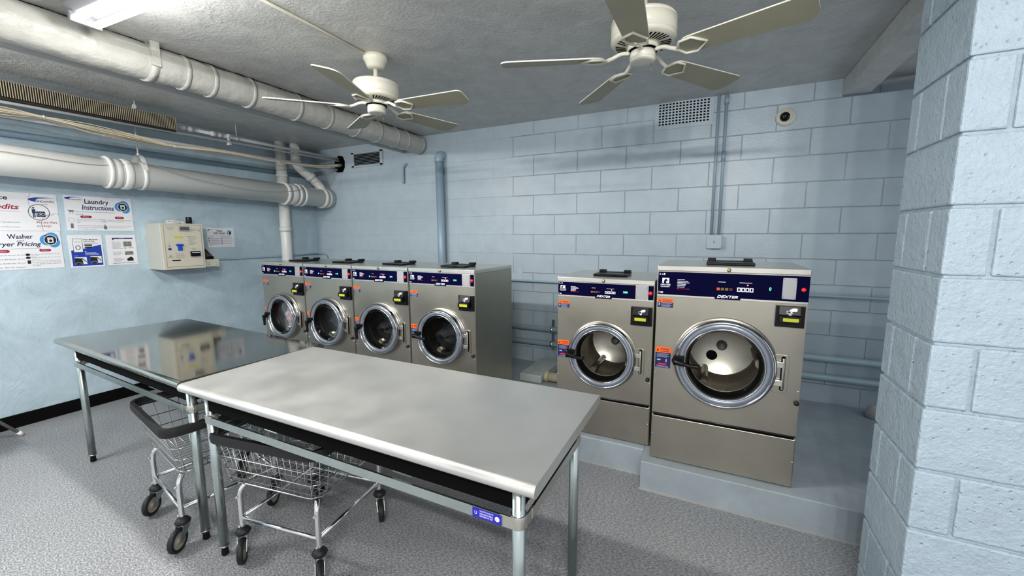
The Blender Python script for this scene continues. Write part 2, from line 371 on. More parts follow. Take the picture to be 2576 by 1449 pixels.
# ------------------------------------------------------------------ room shell
H = 2.70; ZP = .18
XR = 7.6; YB = -6.6
struct('floor', MB().box(-.2, XR, YB, .5, -.1, 0), M_floor, 'grey mottled vinyl tile floor')
struct('ceiling', MB().box(-.2, XR, YB, .5, H, H + .15), M_ceil, 'rough grey painted plaster ceiling')
struct('wall_left', MB().box(-.2, 0, YB, 0, 0, H), M_left, 'pale blue painted concrete wall with posters')
b = MB().box(-.2, 5.83, 0, .2, 0, H); b.box(5.83, XR, 0, .2, 0, 2.568); b.box(5.83, XR, .3, .5, 2.4, H)
struct('wall_back', b, M_back, 'pale blue painted concrete block wall behind the washers')
struct('baseboard_left', MB().box(0, .012, YB, -.2, 0, .108), M_baseb, 'black vinyl base strip along the left wall', bevel=.002)
struct('trim_1', MB().box(5.83, 6.0, YB, .0, 2.58, H), M_ceil, 'narrow grey ceiling beam by the block column', bevel=.008)
# block column / partition at the right
b = MB()
x0, yf, yb_ = 5.634, -2.345, -1.974
g = .0045
zt = 1.6235 + .2032 * 6
rows = []
z = 1.6235 - .2032 * 8
i = 0
b.box(x0 + .008, XR, yf + .008, yb_ - .008, 0, H)
k = -8
while z < H:
    z1 = min(z + .2032, H); za = max(z, 0)
    # row index: top joint z=1.6235 + j*.2032
    j = round((z - 1.6235) / .2032)
    grooved = (j % 2) == 1 # rows with two upright joints on the end
    ys = [yf, -2.235, -2.055, yb_] if grooved else [yf, yb_]
    if not grooved: xs = [x0, 5.735 + .39, 5.735 + .86, 5.735 + 1.33, XR]
    else: xs = [x0, 5.735, 5.735 + .47, 5.735 + .94, 5.735 + 1.41, XR]
    for q in range(len(xs) - 1):
        if q == 0:
            for w in range(len(ys) - 1):
                a0 = ys[w] + (g if w else 0); a1 = ys[w + 1] - (g if w < len(ys) - 2 else 0)
                b.box(x0, xs[1] - g, a0, a1, za + g, z1 - g)
        else:
            b.box(xs[q] + g, xs[q + 1] - g, yf, yb_, za + g, z1 - g)
    z = z1 if z1 >= H else z + .2032
col = struct('wall_right', b, M_column, 'pale blue painted block wall end at the right of the frame', bevel=.006)
# raised concrete platform under the washers
struct('trim_2', MB().box(.45, 4.696, -1.4047, 0, 0, ZP), M_platform, 'raised grey concrete base under the smaller washers', bevel=.006)
struct('trim_3', MB().box(4.696, XR, -1.5527, 0, 0, ZP), M_platform, 'raised grey concrete base under the largest washer', bevel=.006)
b = MB().box(.45, 4.70, -1.413, -1.4047, 0, .008); b.box(4.69, XR, -1.561, -1.5527, 0, .008)
struct('trim_4', b, mat('sealant', (.42, .41, .39), .6), 'pale sealant line along the foot of the concrete base')

# ------------------------------------------------------------------ washers
def yfr(y):      # frame on a plane facing -Y
    return lambda a, b_: (a, y, b_)
def horse(mb, fn, x, y, s):
    """white square with a dark horse head and arch"""
    # horse head silhouette in navy over a white plate
    pts = [(.2, .0), (.22, .35), (.3, .6), (.45, .8), (.58, .9), (.6, 1.0), (.66, .88), (.78, .7), (.93, .42), (.88, .3), (.78, .32), (.68, .45), (.58, .42), (.62, .25), (.72, 0)]
    mb.add([fn(x + a * s, y + c * s) for a, c in pts], [tuple(range(len(pts)))])

def washer(x, y, z0, w, h, d, label, big=False, locked=True, load=None, digits='', green=True):
    t = thing('front_load_washer', label, 'washing machine', (x + w / 2, y + d / 2, z0), 'front load washers along the back wall')
    cx = x + w / 2
    cz = z0 + (.65 if big else .573); Rr = .252 if big else .222
    e = .002
    lid_h = .030
    split = .285 if big else .268
    # cabinet: body sides, back, top
    b = MB(); b.box(x + e, x + .012, y + .004, y + d, z0 + .01, z0 + h - .03); b.box(x + w - .012, x + w - e, y + .004, y + d, z0 + .01, z0 + h - .03)
    b.box(x + .012, x + w - .012, y + d - .01, y + d, z0 + .01, z0 + h - .03); b.box(x + .012, x + w - .012, y + .02, y + d, z0, z0 + .02)
    b.build('cabinet', M_ss_side, t, .002)
    # front panel with a round opening
    b = MB(); n = 96; ro = Rr * .80; X0, X1, Z0, Z1 = x + .004, x + w - .004, z0 + split + .012, z0 + h - lid_h
    cir = []; per = []
    for i in range(n):
        a = 2 * PI * i / n; c_, s_ = math.cos(a), math.sin(a)
        tx = ((X1 - cx) / c_ if c_ > 1e-9 else (X0 - cx) / c_ if c_ < -1e-9 else 1e9); tz = ((Z1 - cz) / s_ if s_ > 1e-9 else (Z0 - cz) / s_ if s_ < -1e-9 else 1e9)
        q = min(tx, tz); per.append([cx + q * c_, cz + q * s_]); cir.append((cx + ro * c_, cz + ro * s_))
    for corner in ((X0, Z0), (X0, Z1), (X1, Z0), (X1, Z1)):
        j = min(range(n), key=lambda i: (per[i][0] - corner[0]) ** 2 + (per[i][1] - corner[1]) ** 2); per[j] = list(corner)
    vs = [(p, y, q) for p, q in cir] + [(p, y, q) for p, q in per] + [(p, y + .012, q) for p, q in per] + [(p, y + .012, q) for p, q in cir]
    fs = []
    for i in range(n):
        j = (i + 1) % n
        fs += [(i, j, n + j, n + i), (n + i, n + j, 2 * n + j, 2 * n + i), (i, 3 * n + i, 3 * n + j, j)]
    b.add(vs, fs); fp = b.build('front_panel', M_ss, t)
    # lower access panel with its dark groove
    b = MB(); b.box(x + .004, x + w - .004, y + .002, y + .02, z0 + .004, z0 + split - .01); b.build('lower_panel', M_ss, t, .003)
    b = MB(); b.box(x + .006, x + w - .006, y + .012, y + .02, z0 + split - .012, z0 + split + .014); b.build('panel_gap', M_blackm, t)
    b = MB(); b.tube([(x + .006, y + .004, z0 + split + .006), (x + w - .006, y + .004, z0 + split + .006)], .006, 8)
    b.build('trim_strip', mat('dark_trim', (.06, .06, .065), .3, .7), t)
    # top lid
    b = MB(); b.box(x + .001, x + w - .001, y - .006, y + d, z0 + h - lid_h, z0 + h); b.build('top_lid', M_ss_trim if not big else M_ss_trim, t, .003)
    b = MB(); b.lathe([(0, -.012), (.006, -.012), (.010, -.008), (.011, 0)], (cx, y - .006, z0 + h - .016), 'y', 16)
    b.build('lid_lock', M_brass, t)
    # soap dispenser lid on top
    sx = cx + (.01 if big else -.0); b = MB(); sw = .125 if big else .115; zt = z0 + h
    b.box(sx - sw, sx + sw, y + .16, y + .34, zt + .001, zt + .014)
    b.box(sx - .03, sx + .03, y + .145, y + .16, zt + .001, zt + .010)
    b.box(sx - sw + .005, sx - sw + .05, y + .31, y + .36, zt + .012, zt + .032); b.box(sx + sw - .05, sx + sw - .005, y + .31, y + .36, zt + .012, zt + .032)
    b.box(sx - sw, sx + sw, y + .325, y + .345, zt + .012, zt + .018)
    b.build('soap_dispenser_lid', M_black, t, .003)
    # control panel
    pt = z0 + h - (.036 if big else .034); pb = z0 + h - (.168 if big else .122); ph = pt - pb; yp = y - .004
    F = yfr(yp - .0012); T = yfr(yp - .0022)
    U = lambda u: x + .004 + u * (w - .008); V = lambda v: pt - v * ph
    b = MB(); b.box(x + .003, x + w - .003, y - .003, y + .001, pb - .012, pt + .004); fr = b.build('control_panel_frame', M_ss_trim, t, .0015)
    pu = 1.0 if big else .822
    b = MB(); b.box(U(.004), U(pu), yp - .001, yp, pb, pt)
    if not big: b.box(U(.945), U(.995), yp - .001, yp, pb, pt)
    b.box(cx - w * .085, cx + w * .085, yp - .001, yp, pb - .010, pb)
    cp = b.build('control_panel', M_navy, t)
    ku = 1.0 if big else .82        # the small panel squeezes its print into .82 of the width
    b = MB()
    lx0, lx1 = U(.035 * ku if big else .03), U(.086 if big else .085)
    b.prism([(lx0, V(.5)), (lx1, V(.5)), (lx1, V(.27)), (lx0, V(.27))], lambda p, q, hh: (p, hh, q), yp - .0012, yp - .0013)
    b.text('DEXTER', T, U(.022), U(.097), V(.60), V(.535), .3, .02); b.text('LAUNDRY', T, U(.024), U(.095), V(.68), V(.625), .3, .02)
    b.text('3 x' if big else '2 x', T, U(.012), U(.04), V(.14), V(.06), 0, .02)
    b.prism(rrect(U(.043), U(.055), V(.14), V(.06), .002, 2), lambda p, q, hh: (p, hh, q), yp - .0012, yp - .0013)
    b.text('T-400' if big else 'T-300', T, U(.009), U(.044), V(.95), V(.87), 0, .03)
    b.text('DEXTER', T, cx - w * .07, cx + w * .07, pb - .002, pb + ph * (.10 if big else .13), .35, .03)
    # instruction lines
    for i_, (a0, a1) in enumerate(((.147, .2), (.147, .225), (.147, .235), (.147, .21), (.147, .205), (.147, .2))):
        zz = V(.32 + i_ * .065); b.box(U(a0 * (1 if big else 1)), U(a1), yp - .0016, yp - .0012, zz - ph * .012, zz + ph * .012)
    b.box(U(.433 * ku + (0 if big else .02)), U(.482 * ku + (0 if big else .02)), yp - .0016, yp - .0012, V(.36), V(.34)); b.box(U(.573 if big else .53), U(.655 if big else .61), yp - .0016, yp - .0012, V(.36), V(.34))
    # white temperature keys
    for q in range(4):
        k0 = (.56 + q * .027) if big else (.515 + q * .028); b.prism([(U(k0), V(.72)), (U(k0 + .024), V(.72)), (U(k0 + .024), V(.55)), (U(k0), V(.55))], lambda p, r_, hh: (p, hh, r_), yp - .0012, yp - .0018)
    b.build('panel_lettering', M_white, cp)
    b = MB(); horse(b, yfr(yp - .0018), lx0 + (lx1 - lx0) * .08, V(.5), (V(.27) - V(.5)) * .95)
    for q in range(4):
        k0 = (.567 + q * .027) if big else (.522 + q * .028); b.box(U(k0), U(k0 + .011), yp - .0024, yp - .002, V(.685), V(.585))
    b.build('panel_print', M_navy, cp)
    b = MB(); b.box(U(.147), U(.155), yp - .0016, yp - .0012, V(.74), V(.70)); b.text('CAUTION DO NOT OPEN', T, U(.158), U(.235), V(.74), V(.70))
    b.build('panel_red_print', M_red, cp)
    o_ = 0 if big else .03
    for q, mm in enumerate((M_orangeb, M_olive, M_olive, M_redd)):
        k0 = (.425 + q * .028) if big else (.367 + q * .026); b = MB(); b.box(U(k0), U(k0 + .022), yp - .003, yp, V(.70), V(.59)); b.build('button', mm, cp, .001)
    b = MB(); b.lathe([(0, -.0035), (.0035, -.003), (.004, 0)], (U(.627 if big else .584), yp, V(.44)), 'y', 12); b.build('indicator_lamp', M_led, cp)
    if locked:
        b = MB(); b.lathe([(0, -.0035), (.0055, -.003), (.006, 0)], (U(.335), yp, V(.62)), 'y', 12); b.build('running_lamp', mat('green_led', (.1, 1, .6), .4, emit=((.1, 1, .6), 3)), cp)
    b = MB(); u0 = .775 if big else .70; b.text(digits, yfr(yp - .0022), U(u0 - (.012 if len(digits) < 2 else .0)), U(u0 + (.0 if len(digits) < 2 else .045)), V(.62), V(.48), 0, .01); b.build('digital_display', M_green, cp)
    # blank plate with screws
    pl0, pl1 = (.842, .925) if big else (.828, .937)
    b = MB(); b.prism(rrect(U(pl0), U(pl1), V(.92 if big else .98), V(.08 if big else .02), .004, 3), lambda p, q, hh: (p, hh, q), yp, yp - .0025); pp = b.build('blank_plate', M_plate, t, .0008)
    for a in (pl0 + .008, pl1 - .008):
        for c in (.15, .85): b = MB(); b.lathe([(0, -.0045), (.002, -.0042), (.003, -.0025)], (U(a), yp, V(c)), 'y', 8); b.build('screw', M_chrome, pp)
    b = MB(); b.lathe([(0, -.010), (.0085 if big else .0095, -.009), (.0105 if big else .012, -.006), (.0105 if big else .012, 0)], (U(.967), yp, V(.52)), 'y', 24); b.build('stop_button', M_red, t)
    # card reader
    cx0, cx1 = (x + .597, x + .724) if big else (x + w - .138, x + w - .010)
    ct, cb = (z0 + 1.0, z0 + .888) if big else (z0 + .916, z0 + .798)
    cw = cx1 - cx0; chh = ct - cb
    b = MB(); b.box(cx0, cx1, y - .020, y - .0005, cb, ct)
    # sloped housing
    q0, q1 = cx0 + .10 * cw, cx1 - .16 * cw; zt_, zm, zb = ct - .01 * chh, ct - .44 * chh, ct - .74 * chh
    pr_ = [(y - .022, zt_), (y - .034, zm + .004), (y - .050, zm - .004), (y - .052, zb), (y - .020, zb - .01 * chh), (y - .018, zt_)]
    b.prism(pr_, lambda p, q, hh: (hh, p, q), q0, q1)
    b.box(q0 + .01, q1 - .01, y - .0225, y - .02, cb + .008, cb + .012)
    cr = b.build('card_reader', M_black, t, .0015)
    b = MB(); b.prism(rrect(q0 + .22 * cw - .012, q1 - .010, zb + .006, zm - .010, .003, 3), lambda p, q, hh: (p, hh, q), y - .0525, y - .0535); b.build('screen', M_lcd, cr)
    # hand-and-card symbol lying on the sloped face
    sl = (.034 - .022) / (zt_ - zm - .004)
    G = lambda a, c: (a, y - .0345 + (c - zm - .004) * sl - .0008, c)
    b = MB(); hx = q0 + .62 * (q1 - q0); hz = (zt_ + zm) / 2; u_ = .011 * (1.15 if big else 1)
    hand = [(1.6, 1.2), (.2, 1.15), (-.6, .8), (-1.2, .1), (-1.0, -.15), (-.5, .1), (-.7, -.5), (-.35, -.65), (.2, -.1), (.9, -.2), (1.6, .1)]
    b.add([G(hx + a * u_, hz + c * u_) for a, c in hand], [tuple(range(len(hand)))])
    for (a0, a1, c0, c1) in ((-2.0, -1.85, -1.0, .1), (-2.0, -1.2, -.02, .12), (-2.0, .2, -1.0, -.85)):
        b.add([G(hx + a0 * u_, hz + c0 * u_), G(hx + a1 * u_, hz + c0 * u_), G(hx + a1 * u_, hz + c1 * u_), G(hx + a0 * u_, hz + c1 * u_)], [(0, 1, 2, 3)])
    b.add([G(hx + a * u_, hz + c * u_) for a, c in ((-1.5, -1.45), (-.8, -1.85), (-.1, -1.45), (-.8, -1.15))], [(0, 1, 2, 3)])
    b.flat = True; b.build('card_symbol', M_white, cr)
    # warning labels
    for (za_, zb_, tall) in (((z0 + .996, z0 + .945, 0), (z0 + .706, z0 + .580, 1)) if big else ((z0 + .923, z0 + .875, 0), (z0 + .645, z0 + .524, 1))):
        la0, la1 = x + .009, x + .094 if big else x + .087
        hh_ = za_ - zb_; og = .42 if not tall else .27
        b = MB(); b.box(la0, la1, y - .0012, y - .0002, zb_, za_ - og * hh_); L_ = b.build('warning_label', mat('navy_label', (.01, .015, .10), .45), t)
        b = MB(); b.box(la0, la1, y - .0012, y - .0002, za_ - og * hh_, za_); b.build('orange_band', M_orange, L_)
        b = MB(); ob = za_ - og * hh_; FF = yfr(y - .0016)
        b.text('WARNING', FF, la0 + .026, la1 - .008, ob + og * hh_ * .45, ob + og * hh_ * .8, 0, .02)
        b.add([FF(la0 + .006, ob + og * hh_ * .25), FF(la0 + .018, ob + og * hh_ * .25), FF(la0 + .012, ob + og * hh_ * .8)], [(0, 1, 2)])
        b.box(la0 + .026, la1 - .008, y - .0016, y - .0014, ob + og * hh_ * .18, ob + og * hh_ * .28)
        b.build('warning_print', mat('brown_ink', (.12, .01, .0), .5), L_)
        b = MB(); 
        if not tall:
            for q in range(4): b.box(la0 + .02, la1 - .006 - (q % 2) * .01, y - .0016, y - .0014, ob - .005 - q * .0068, ob - .0028 - q * .0068)
            b.box(la0 + .006, la0 + .013, y - .0016, y - .0014, ob - .018, ob - .004)
        else:
            for q in range(4): b.box(la0 + .008, la1 - .010 - (q % 2) * .008, y - .0016, y - .0014, ob - .008 - q * .0065, ob - .006 - q * .0065)
            b.box(la0 + .010, la0 + .030, y - .0016, y - .0014, ob - .048, ob - .041); b.box(la0 + .058, la0 + .064, y - .0016, y - .0014, ob - .056, ob - .038)
            for q in range(2): b.box(la0 + .008, la1 - .010, y - .0016, y - .0014, zb_ + .004 + q * .006, zb_ + .006 + q * .006)
        b.build('label_print', mat('pale_print', (.45, .5, .62), .5), L_)
        if tall:
            b = MB(); b.box(la0 + .018, la1 - .022, y - .0016, y - .0014, zb_ + .018, zb_ + .026); b.build('red_bar', M_red, L_)
    # keyhole knob and side screws
    b = MB(); b.lathe([(0, -.022), (.010, -.02), (.013, -.012), (.011, 0)], (x + w - (.016 if big else .022), y, z0 + (.483 if big else .45)), 'y', 16); b.build('rubber_bumper', M_rubber, t)
    b = MB()
    for (sx_, sz_) in ((x + .012, z0 + split + .26 - (.13 if not big else 0)), (x + w - .012, z0 + split + (.26 if big else .155)), (x + .012, z0 + .16), (x + w - .012, z0 + .15)):
        b = MB(); b.lathe([(0, -.005), (.004, -.004), (.006, 0)], (sx_, y, sz_), 'y', 10); b.build('screw', M_chrome, t)
    # door: flange, chrome ring, flat face, gasket, glass, hinge, handle
    b = MB(); b.lathe([(Rr * .80, -.001), (Rr * 1.03, -.001), (Rr * 1.035, -.0035), (Rr * 1.0, -.008), (Rr * .80, -.008)], (cx, y, cz), 'y', 96)
    hs = 1.0 if big else .86
    b.prism(rrect(cx + Rr * .93, cx + Rr * 1.22, cz - .125 * hs, cz + .085 * hs, .012, 3), lambda p, q, hh: (p, hh, q), y - .0005, y - .006)
    b.build('door_flange', M_ss, t, .001)
    dr = MB(); prof = [(Rr * 1.0, -.008), (Rr * 1.01, -.02), (Rr * 1.0, -.036), (Rr * .975, -.05), (Rr * .945, -.056), (Rr * .925, -.055), (Rr * .905, -.046)]
    dr.lathe(prof, (cx, y, cz), 'y', 96); door = dr.build('door', M_ring, t)
    b = MB(); b.lathe([(Rr * .905, -.046), (Rr * .90, -.0475), (Rr * .82, -.0475), (Rr * .81, -.044)], (cx, y, cz), 'y', 96); b.build('door_face', M_ringflat, door)
    b = MB(); b.lathe([(Rr * .81, -.045), (Rr * .80, -.05), (Rr * .785, -.048), (Rr * .775, -.03)], (cx, y, cz), 'y', 96); b.build('inner_rim', M_chrome, door)
    b = MB(); b.lathe([(Rr * .775, -.032), (Rr * .765, -.005), (Rr * .73, .010), (Rr * .71, .022), (Rr * .695, .026)], (cx, y, cz), 'y', 96); b.build('gasket', M_black, door)
    b = MB(); gr = Rr * .775
    b.lathe([(gr, -.03), (gr * .98, -.027), (gr * .92, -.008), (gr * .86, .002), (gr * .6, .008), (0.0001, .010)], (cx, y, cz), 'y', 64); b.build('door_glass', M_glass, door)
    b = MB(); hxc = cx + Rr * 1.115; b.tube([(hxc, y - .016, cz - .10 * hs), (hxc, y - .016, cz + .07 * hs)], .007, 12); b.box(cx + Rr * .93, hxc, y - .026, y - .012, cz - .08 * hs, cz - .05 * hs); b.box(cx + Rr * .93, hxc, y - .026, y - .012, cz + .02 * hs, cz + .05 * hs)
    hg = b.build('hinge', M_ss_trim, t, .001)
    b = MB(); b.prism(rrect(hxc - .010, hxc + .010, cz - .110 * hs, cz + .078 * hs, .009, 4), lambda p, q, hh: (p, hh, q), y - .0062, y - .0068); b.build('hinge_slot', M_blackm, hg)
    # lever handle
    b = MB(); px = cx - Rr * .96; pz = cz + (.0 if big else .0)
    b.prism(circ(px, pz, .022, 20), lambda p, q, hh: (p, hh, q), y - .045, y - .066)
    b.box(px - .012, px + .045, y - .062, y - .048, pz + .004, pz + .030)
    if not locked:
        path = [(px - .008, y - .075, pz - .002), (px + .03, y - .08, pz - .008), (px + .07, y - .082, pz - .016), (px + .125 * (1 if big else .92), y - .082, pz - .016)]
    else:
        path = [(px - .002, y - .075, pz + .004), (px + .0, y - .08, pz - .03), (px + .004, y - .082, pz - .07), (px + .004, y - .082, pz - .098)]
    b.tube(smoothpath(path, 5), .012, 12, rs=[.021 - .010 * min(1, i / 8) for i in range(16)])
    b.build('handle', M_black, door)
    # drum
    b = MB(); dd = d * .62; rd = Rr * .80; y1 = y + .034
    b.lathe([(Rr * .70, 0), (Rr * .70, .010), (rd, .03), (rd, dd), (rd * .96, dd + .008), (.0001, dd + .012)], (cx, y1, cz), 'y', 64)
    for q in range(3):
        a = PI / 2 + q * 2 * PI / 3 + .5
        c_, s_ = math.cos(a), math.sin(a)
        b.tube([(cx + c_ * rd * .93, y1 + .04, cz + s_ * rd * .93), (cx + c_ * rd * .93, y1 + dd, cz + s_ * rd * .93)], rd * .13, 12)
    drum = b.build('drum', M_drum, t)
    b = MB(); b.lathe([(.03, -.004), (.0001, -.006)], (cx, y1 + dd, cz), 'y', 24); b.lathe([(.03, -.004), (.03, .004)], (cx, y1 + dd, cz), 'y', 24); b.build('drum_hub', M_plate, drum)
    if big:
        b = MB(); b.lathe([(.0001, -.002), (.03, -.002), (.032, .002)], (cx - .055, y1 + dd, cz - .07), 'y', 24); b.build('drum_port', M_blackm, drum)
    # clothes inside
    if load:
        b = MB(); rr = rd * .92; vs = []; nn, mm_ = 28, 18; rnd = random.Random(int(x * 100))
        ph_ = [rnd.random() * 6 for _ in range(6)]
        for i in range(mm_ + 1):
            th = PI * i / mm_
            for k in range(nn):
                fi = 2 * PI * k / nn
                q = 1 + .10 * math.sin(3 * fi + ph_[0] + 2 * th) + .08 * math.sin(5 * th + ph_[1] + fi * 2) + .05 * math.sin(9 * fi + ph_[2]) * math.sin(7 * th)
                vs.append((cx + rr * .86 * q * math.sin(th) * math.cos(fi), y1 + dd * .30 + dd * .27 * q * math.cos(th), cz - rr * .12 + rr * .80 * q * math.sin(th) * math.sin(fi)))
        fs = [(i * nn + k, i * nn + (k + 1) % nn, (i + 1) * nn + (k + 1) % nn, (i + 1) * nn + k) for i in range(mm_) for k in range(nn)]
        b.add(vs, fs, True)
        o = b.build('laundry_load', M_clean if load[0] == 'light' else M_darkcloth); recentre(o, (cx, y1 + dd * .45, cz - rr * .5)); tag(o, load[1], 'laundry', kind='stuff')
    return t

W5 = .6373
RX, RY, RZ = .8965, -1.399, .180
HR = 1.2885 - RZ
def row(i, label, **kw): return washer(RX + i * W5 + .004, RY, RZ, W5 - .008, HR, .62, label, **kw)
row(0, 'stainless front load washer at the corner with white and red clothes turning inside', load=('light', 'white and red clothes tumbling behind the washer door nearest the corner'), digits='12')
row(1, 'stainless front load washer, second in the row of four from the corner', load=('dark', 'dark clothes in the second washer from the corner'), digits='18')
row(2, 'stainless front load washer, third from the corner with its handle pointing down', load=('dark', 'dark clothes in the third washer from the corner'), digits='24')
row(3, 'stainless front load washer at the open right end of the row of four', locked=False, load=('dark', 'dark clothes in the right end washer of the row of four'), digits='ON')
washer(4.0781, -1.356, ZP, W5, 1.085, .60, 'smaller empty stainless front load washer beside the largest washer', locked=False, digits='200')
washer(4.7387, -1.478, ZP, .7385, 1.190, .60, 'largest stainless front load washer with wide navy control panel, nearest the block column', big=True, locked=False, digits='0')
# black gaps between row washers
# ------------------------------------------------------------------ tables
def table(w, d, label, polished, blueband):
    """origin at front-left top corner plan, x right, y back"""
    t = thing('work_table', label, 'table', (0, 0, 0), 'steel folding tables')
    zt = .878; r = .02
    # top: flat sheet, rolled front and back edges, turned-down ends
    b = MB(); n = 8
    prof = [(d - r, zt - 2 * r), (d, zt - r)]
    sec = []
    for i in range(n + 1):
        a = -PI / 2 - PI * i / n; sec.append((r + r * math.cos(a) * 1.0, zt - r + r * math.sin(a)))
    sec2 = [(d - p, q) for p, q in sec[::-1]]
    outer = sec + [(r + .0, zt)] + [(d - r, zt)] + sec2
    vs = [(0, p, q) for p, q in outer] + [(w, p, q) for p, q in outer]; m_ = len(outer)
    fs = [(i, i + 1, m_ + i + 1, m_ + i) for i in range(m_ - 1)]
    b.add(vs, fs, True)
    b.add([(0, p, q) for p, q in outer], [tuple(range(m_))]); b.add([(w, p, q) for p, q in outer], [tuple(range(m_))[::-1]])
    b.add([(0, r, zt - 2 * r), (w, r, zt - 2 * r), (w, d - r, zt - 2 * r), (0, d - r, zt - 2 * r)], [(0, 1, 2, 3)])
    top = b.build('tabletop', M_top1 if polished else M_top2, t)
    for p in top.data.polygons:
        p.use_smooth = abs(p.normal.x) < .5 and abs(p.normal.z) < .999
    ed = top.modifiers.new('Split', 'EDGE_SPLIT'); ed.split_angle = R(50)
    b = MB(); b.box(.07, w - .07, .07, d - .07, .745, zt - 2 * r); b.build('underside_panel', M_blackm, t)
    zr = .705; legs = []
    ix, iy = .085, .085
    for (lx, ly) in ((ix, iy), (w - ix, iy), (ix, d - iy), (w - ix, d - iy)):
        b = MB(); b.tube([(lx, ly, .045), (lx, ly, zt - 2 * r)], .0205, 20)
        b.tube([(lx, ly, .052), (lx, ly, .045)], .0215, 20)
        lg = b.build('leg', M_galv, t)
        b = MB(); b.lathe([(.0001, 0), (.014, 0), (.017, .006), (.0145, .03), (.0145, .046)], (lx, ly, 0), 'z', 16); b.build('foot', M_black, lg)
        b = MB(); b.lathe([(.0206, -.020), (.0255, -.020), (.0262, 0), (.0255, .020), (.0206, .020)], (lx, ly, zr), 'z', 24, close=True)
        sx = 1 if lx < w / 2 else -1; sy = 1 if ly < d / 2 else -1
        b.box(min(lx, lx + sx * .05), max(lx, lx + sx * .05), ly - sy * .0235 - .003, ly - sy * .0235 + .003, zr - .019, zr + .019)
        b.box(lx - sx * .0235 - .003, lx - sx * .0235 + .003, min(ly, ly + sy * .05), max(ly, ly + sy * .05), zr - .019, zr + .019)
        b.build('leg_clamp', M_ss_trim, lg, .001)
    for (a0, a1, c) in ((ix + .04, w - ix - .04, iy - .0235), (ix + .04, w - ix - .04, d - iy + .0235)):
        b = MB(); b.box(a0, a1, c - .0015 - .003, c + .0045, zr - .017, zr + .017); rl = b.build('rail', M_galv, t, .001)
        if blueband and c < d / 2:
            x0_, x1_ = w - .228, w - .128; yy = c - .005
            b = MB(); b.box(x0_, x1_, yy - .0008, yy, zr - .016, zr + .016); st = b.build('maker_sticker', M_blue_sticker, rl)
            FF = yfr(yy - .0011); b = MB()
            b.text('L&J RESTAURANT', FF, x0_ + .026, x0_ + .074, zr + .006, zr + .012); b.text('MANUFACTURING', FF, x0_ + .026, x0_ + .072, zr - .002, zr + .004); b.text('NEWARK NY INC.', FF, x0_ + .026, x0_ + .072, zr - .010, zr - .004)
            b.text('U', FF, x0_ + .008, x0_ + .016, zr - .005, zr + .006)
            b.add([FF(p, q) for p, q in circ(x1_ - .014, zr, .008, 20)], [tuple(range(20))]); b.build('sticker_print', M_white, st)
            b = MB(); b.text('NSF', yfr(yy - .0014), x1_ - .0195, x1_ - .0085, zr - .003, zr + .003); b.build('mark_print', M_blue_sticker, st)
    for (a0, a1, c) in ((iy + .04, d - iy - .04, ix - .0235), (iy + .04, d - iy - .04, w - ix + .0235)):
        b = MB(); b.box(c - .0045, c + .0045, a0, a1, zr - .017, zr + .017); b.build('rail', M_ss_trim, t, .001)
    # hat channels under the top
    for q in (.3, .7):
        b = MB(); b.box(w * q - .04, w * q + .04, .08, d - .08, .73, .745); b.build('channel', M_galv, t, .001)
    return t
t2 = table(1.757, .7235, 'dull grey steel work table in front with blue maker sticker on its rail', False, True)
t2.location = (2.877, -3.068, 0); t2.rotation_euler = (0, 0, R(.3))
t1 = table(1.685, .765, 'shinier dark steel work table at the left, reflecting the wall posters', True, False)
t1.location = (1.160, -2.979, 0); t1.rotation_euler = (0, 0, R(-2.5))

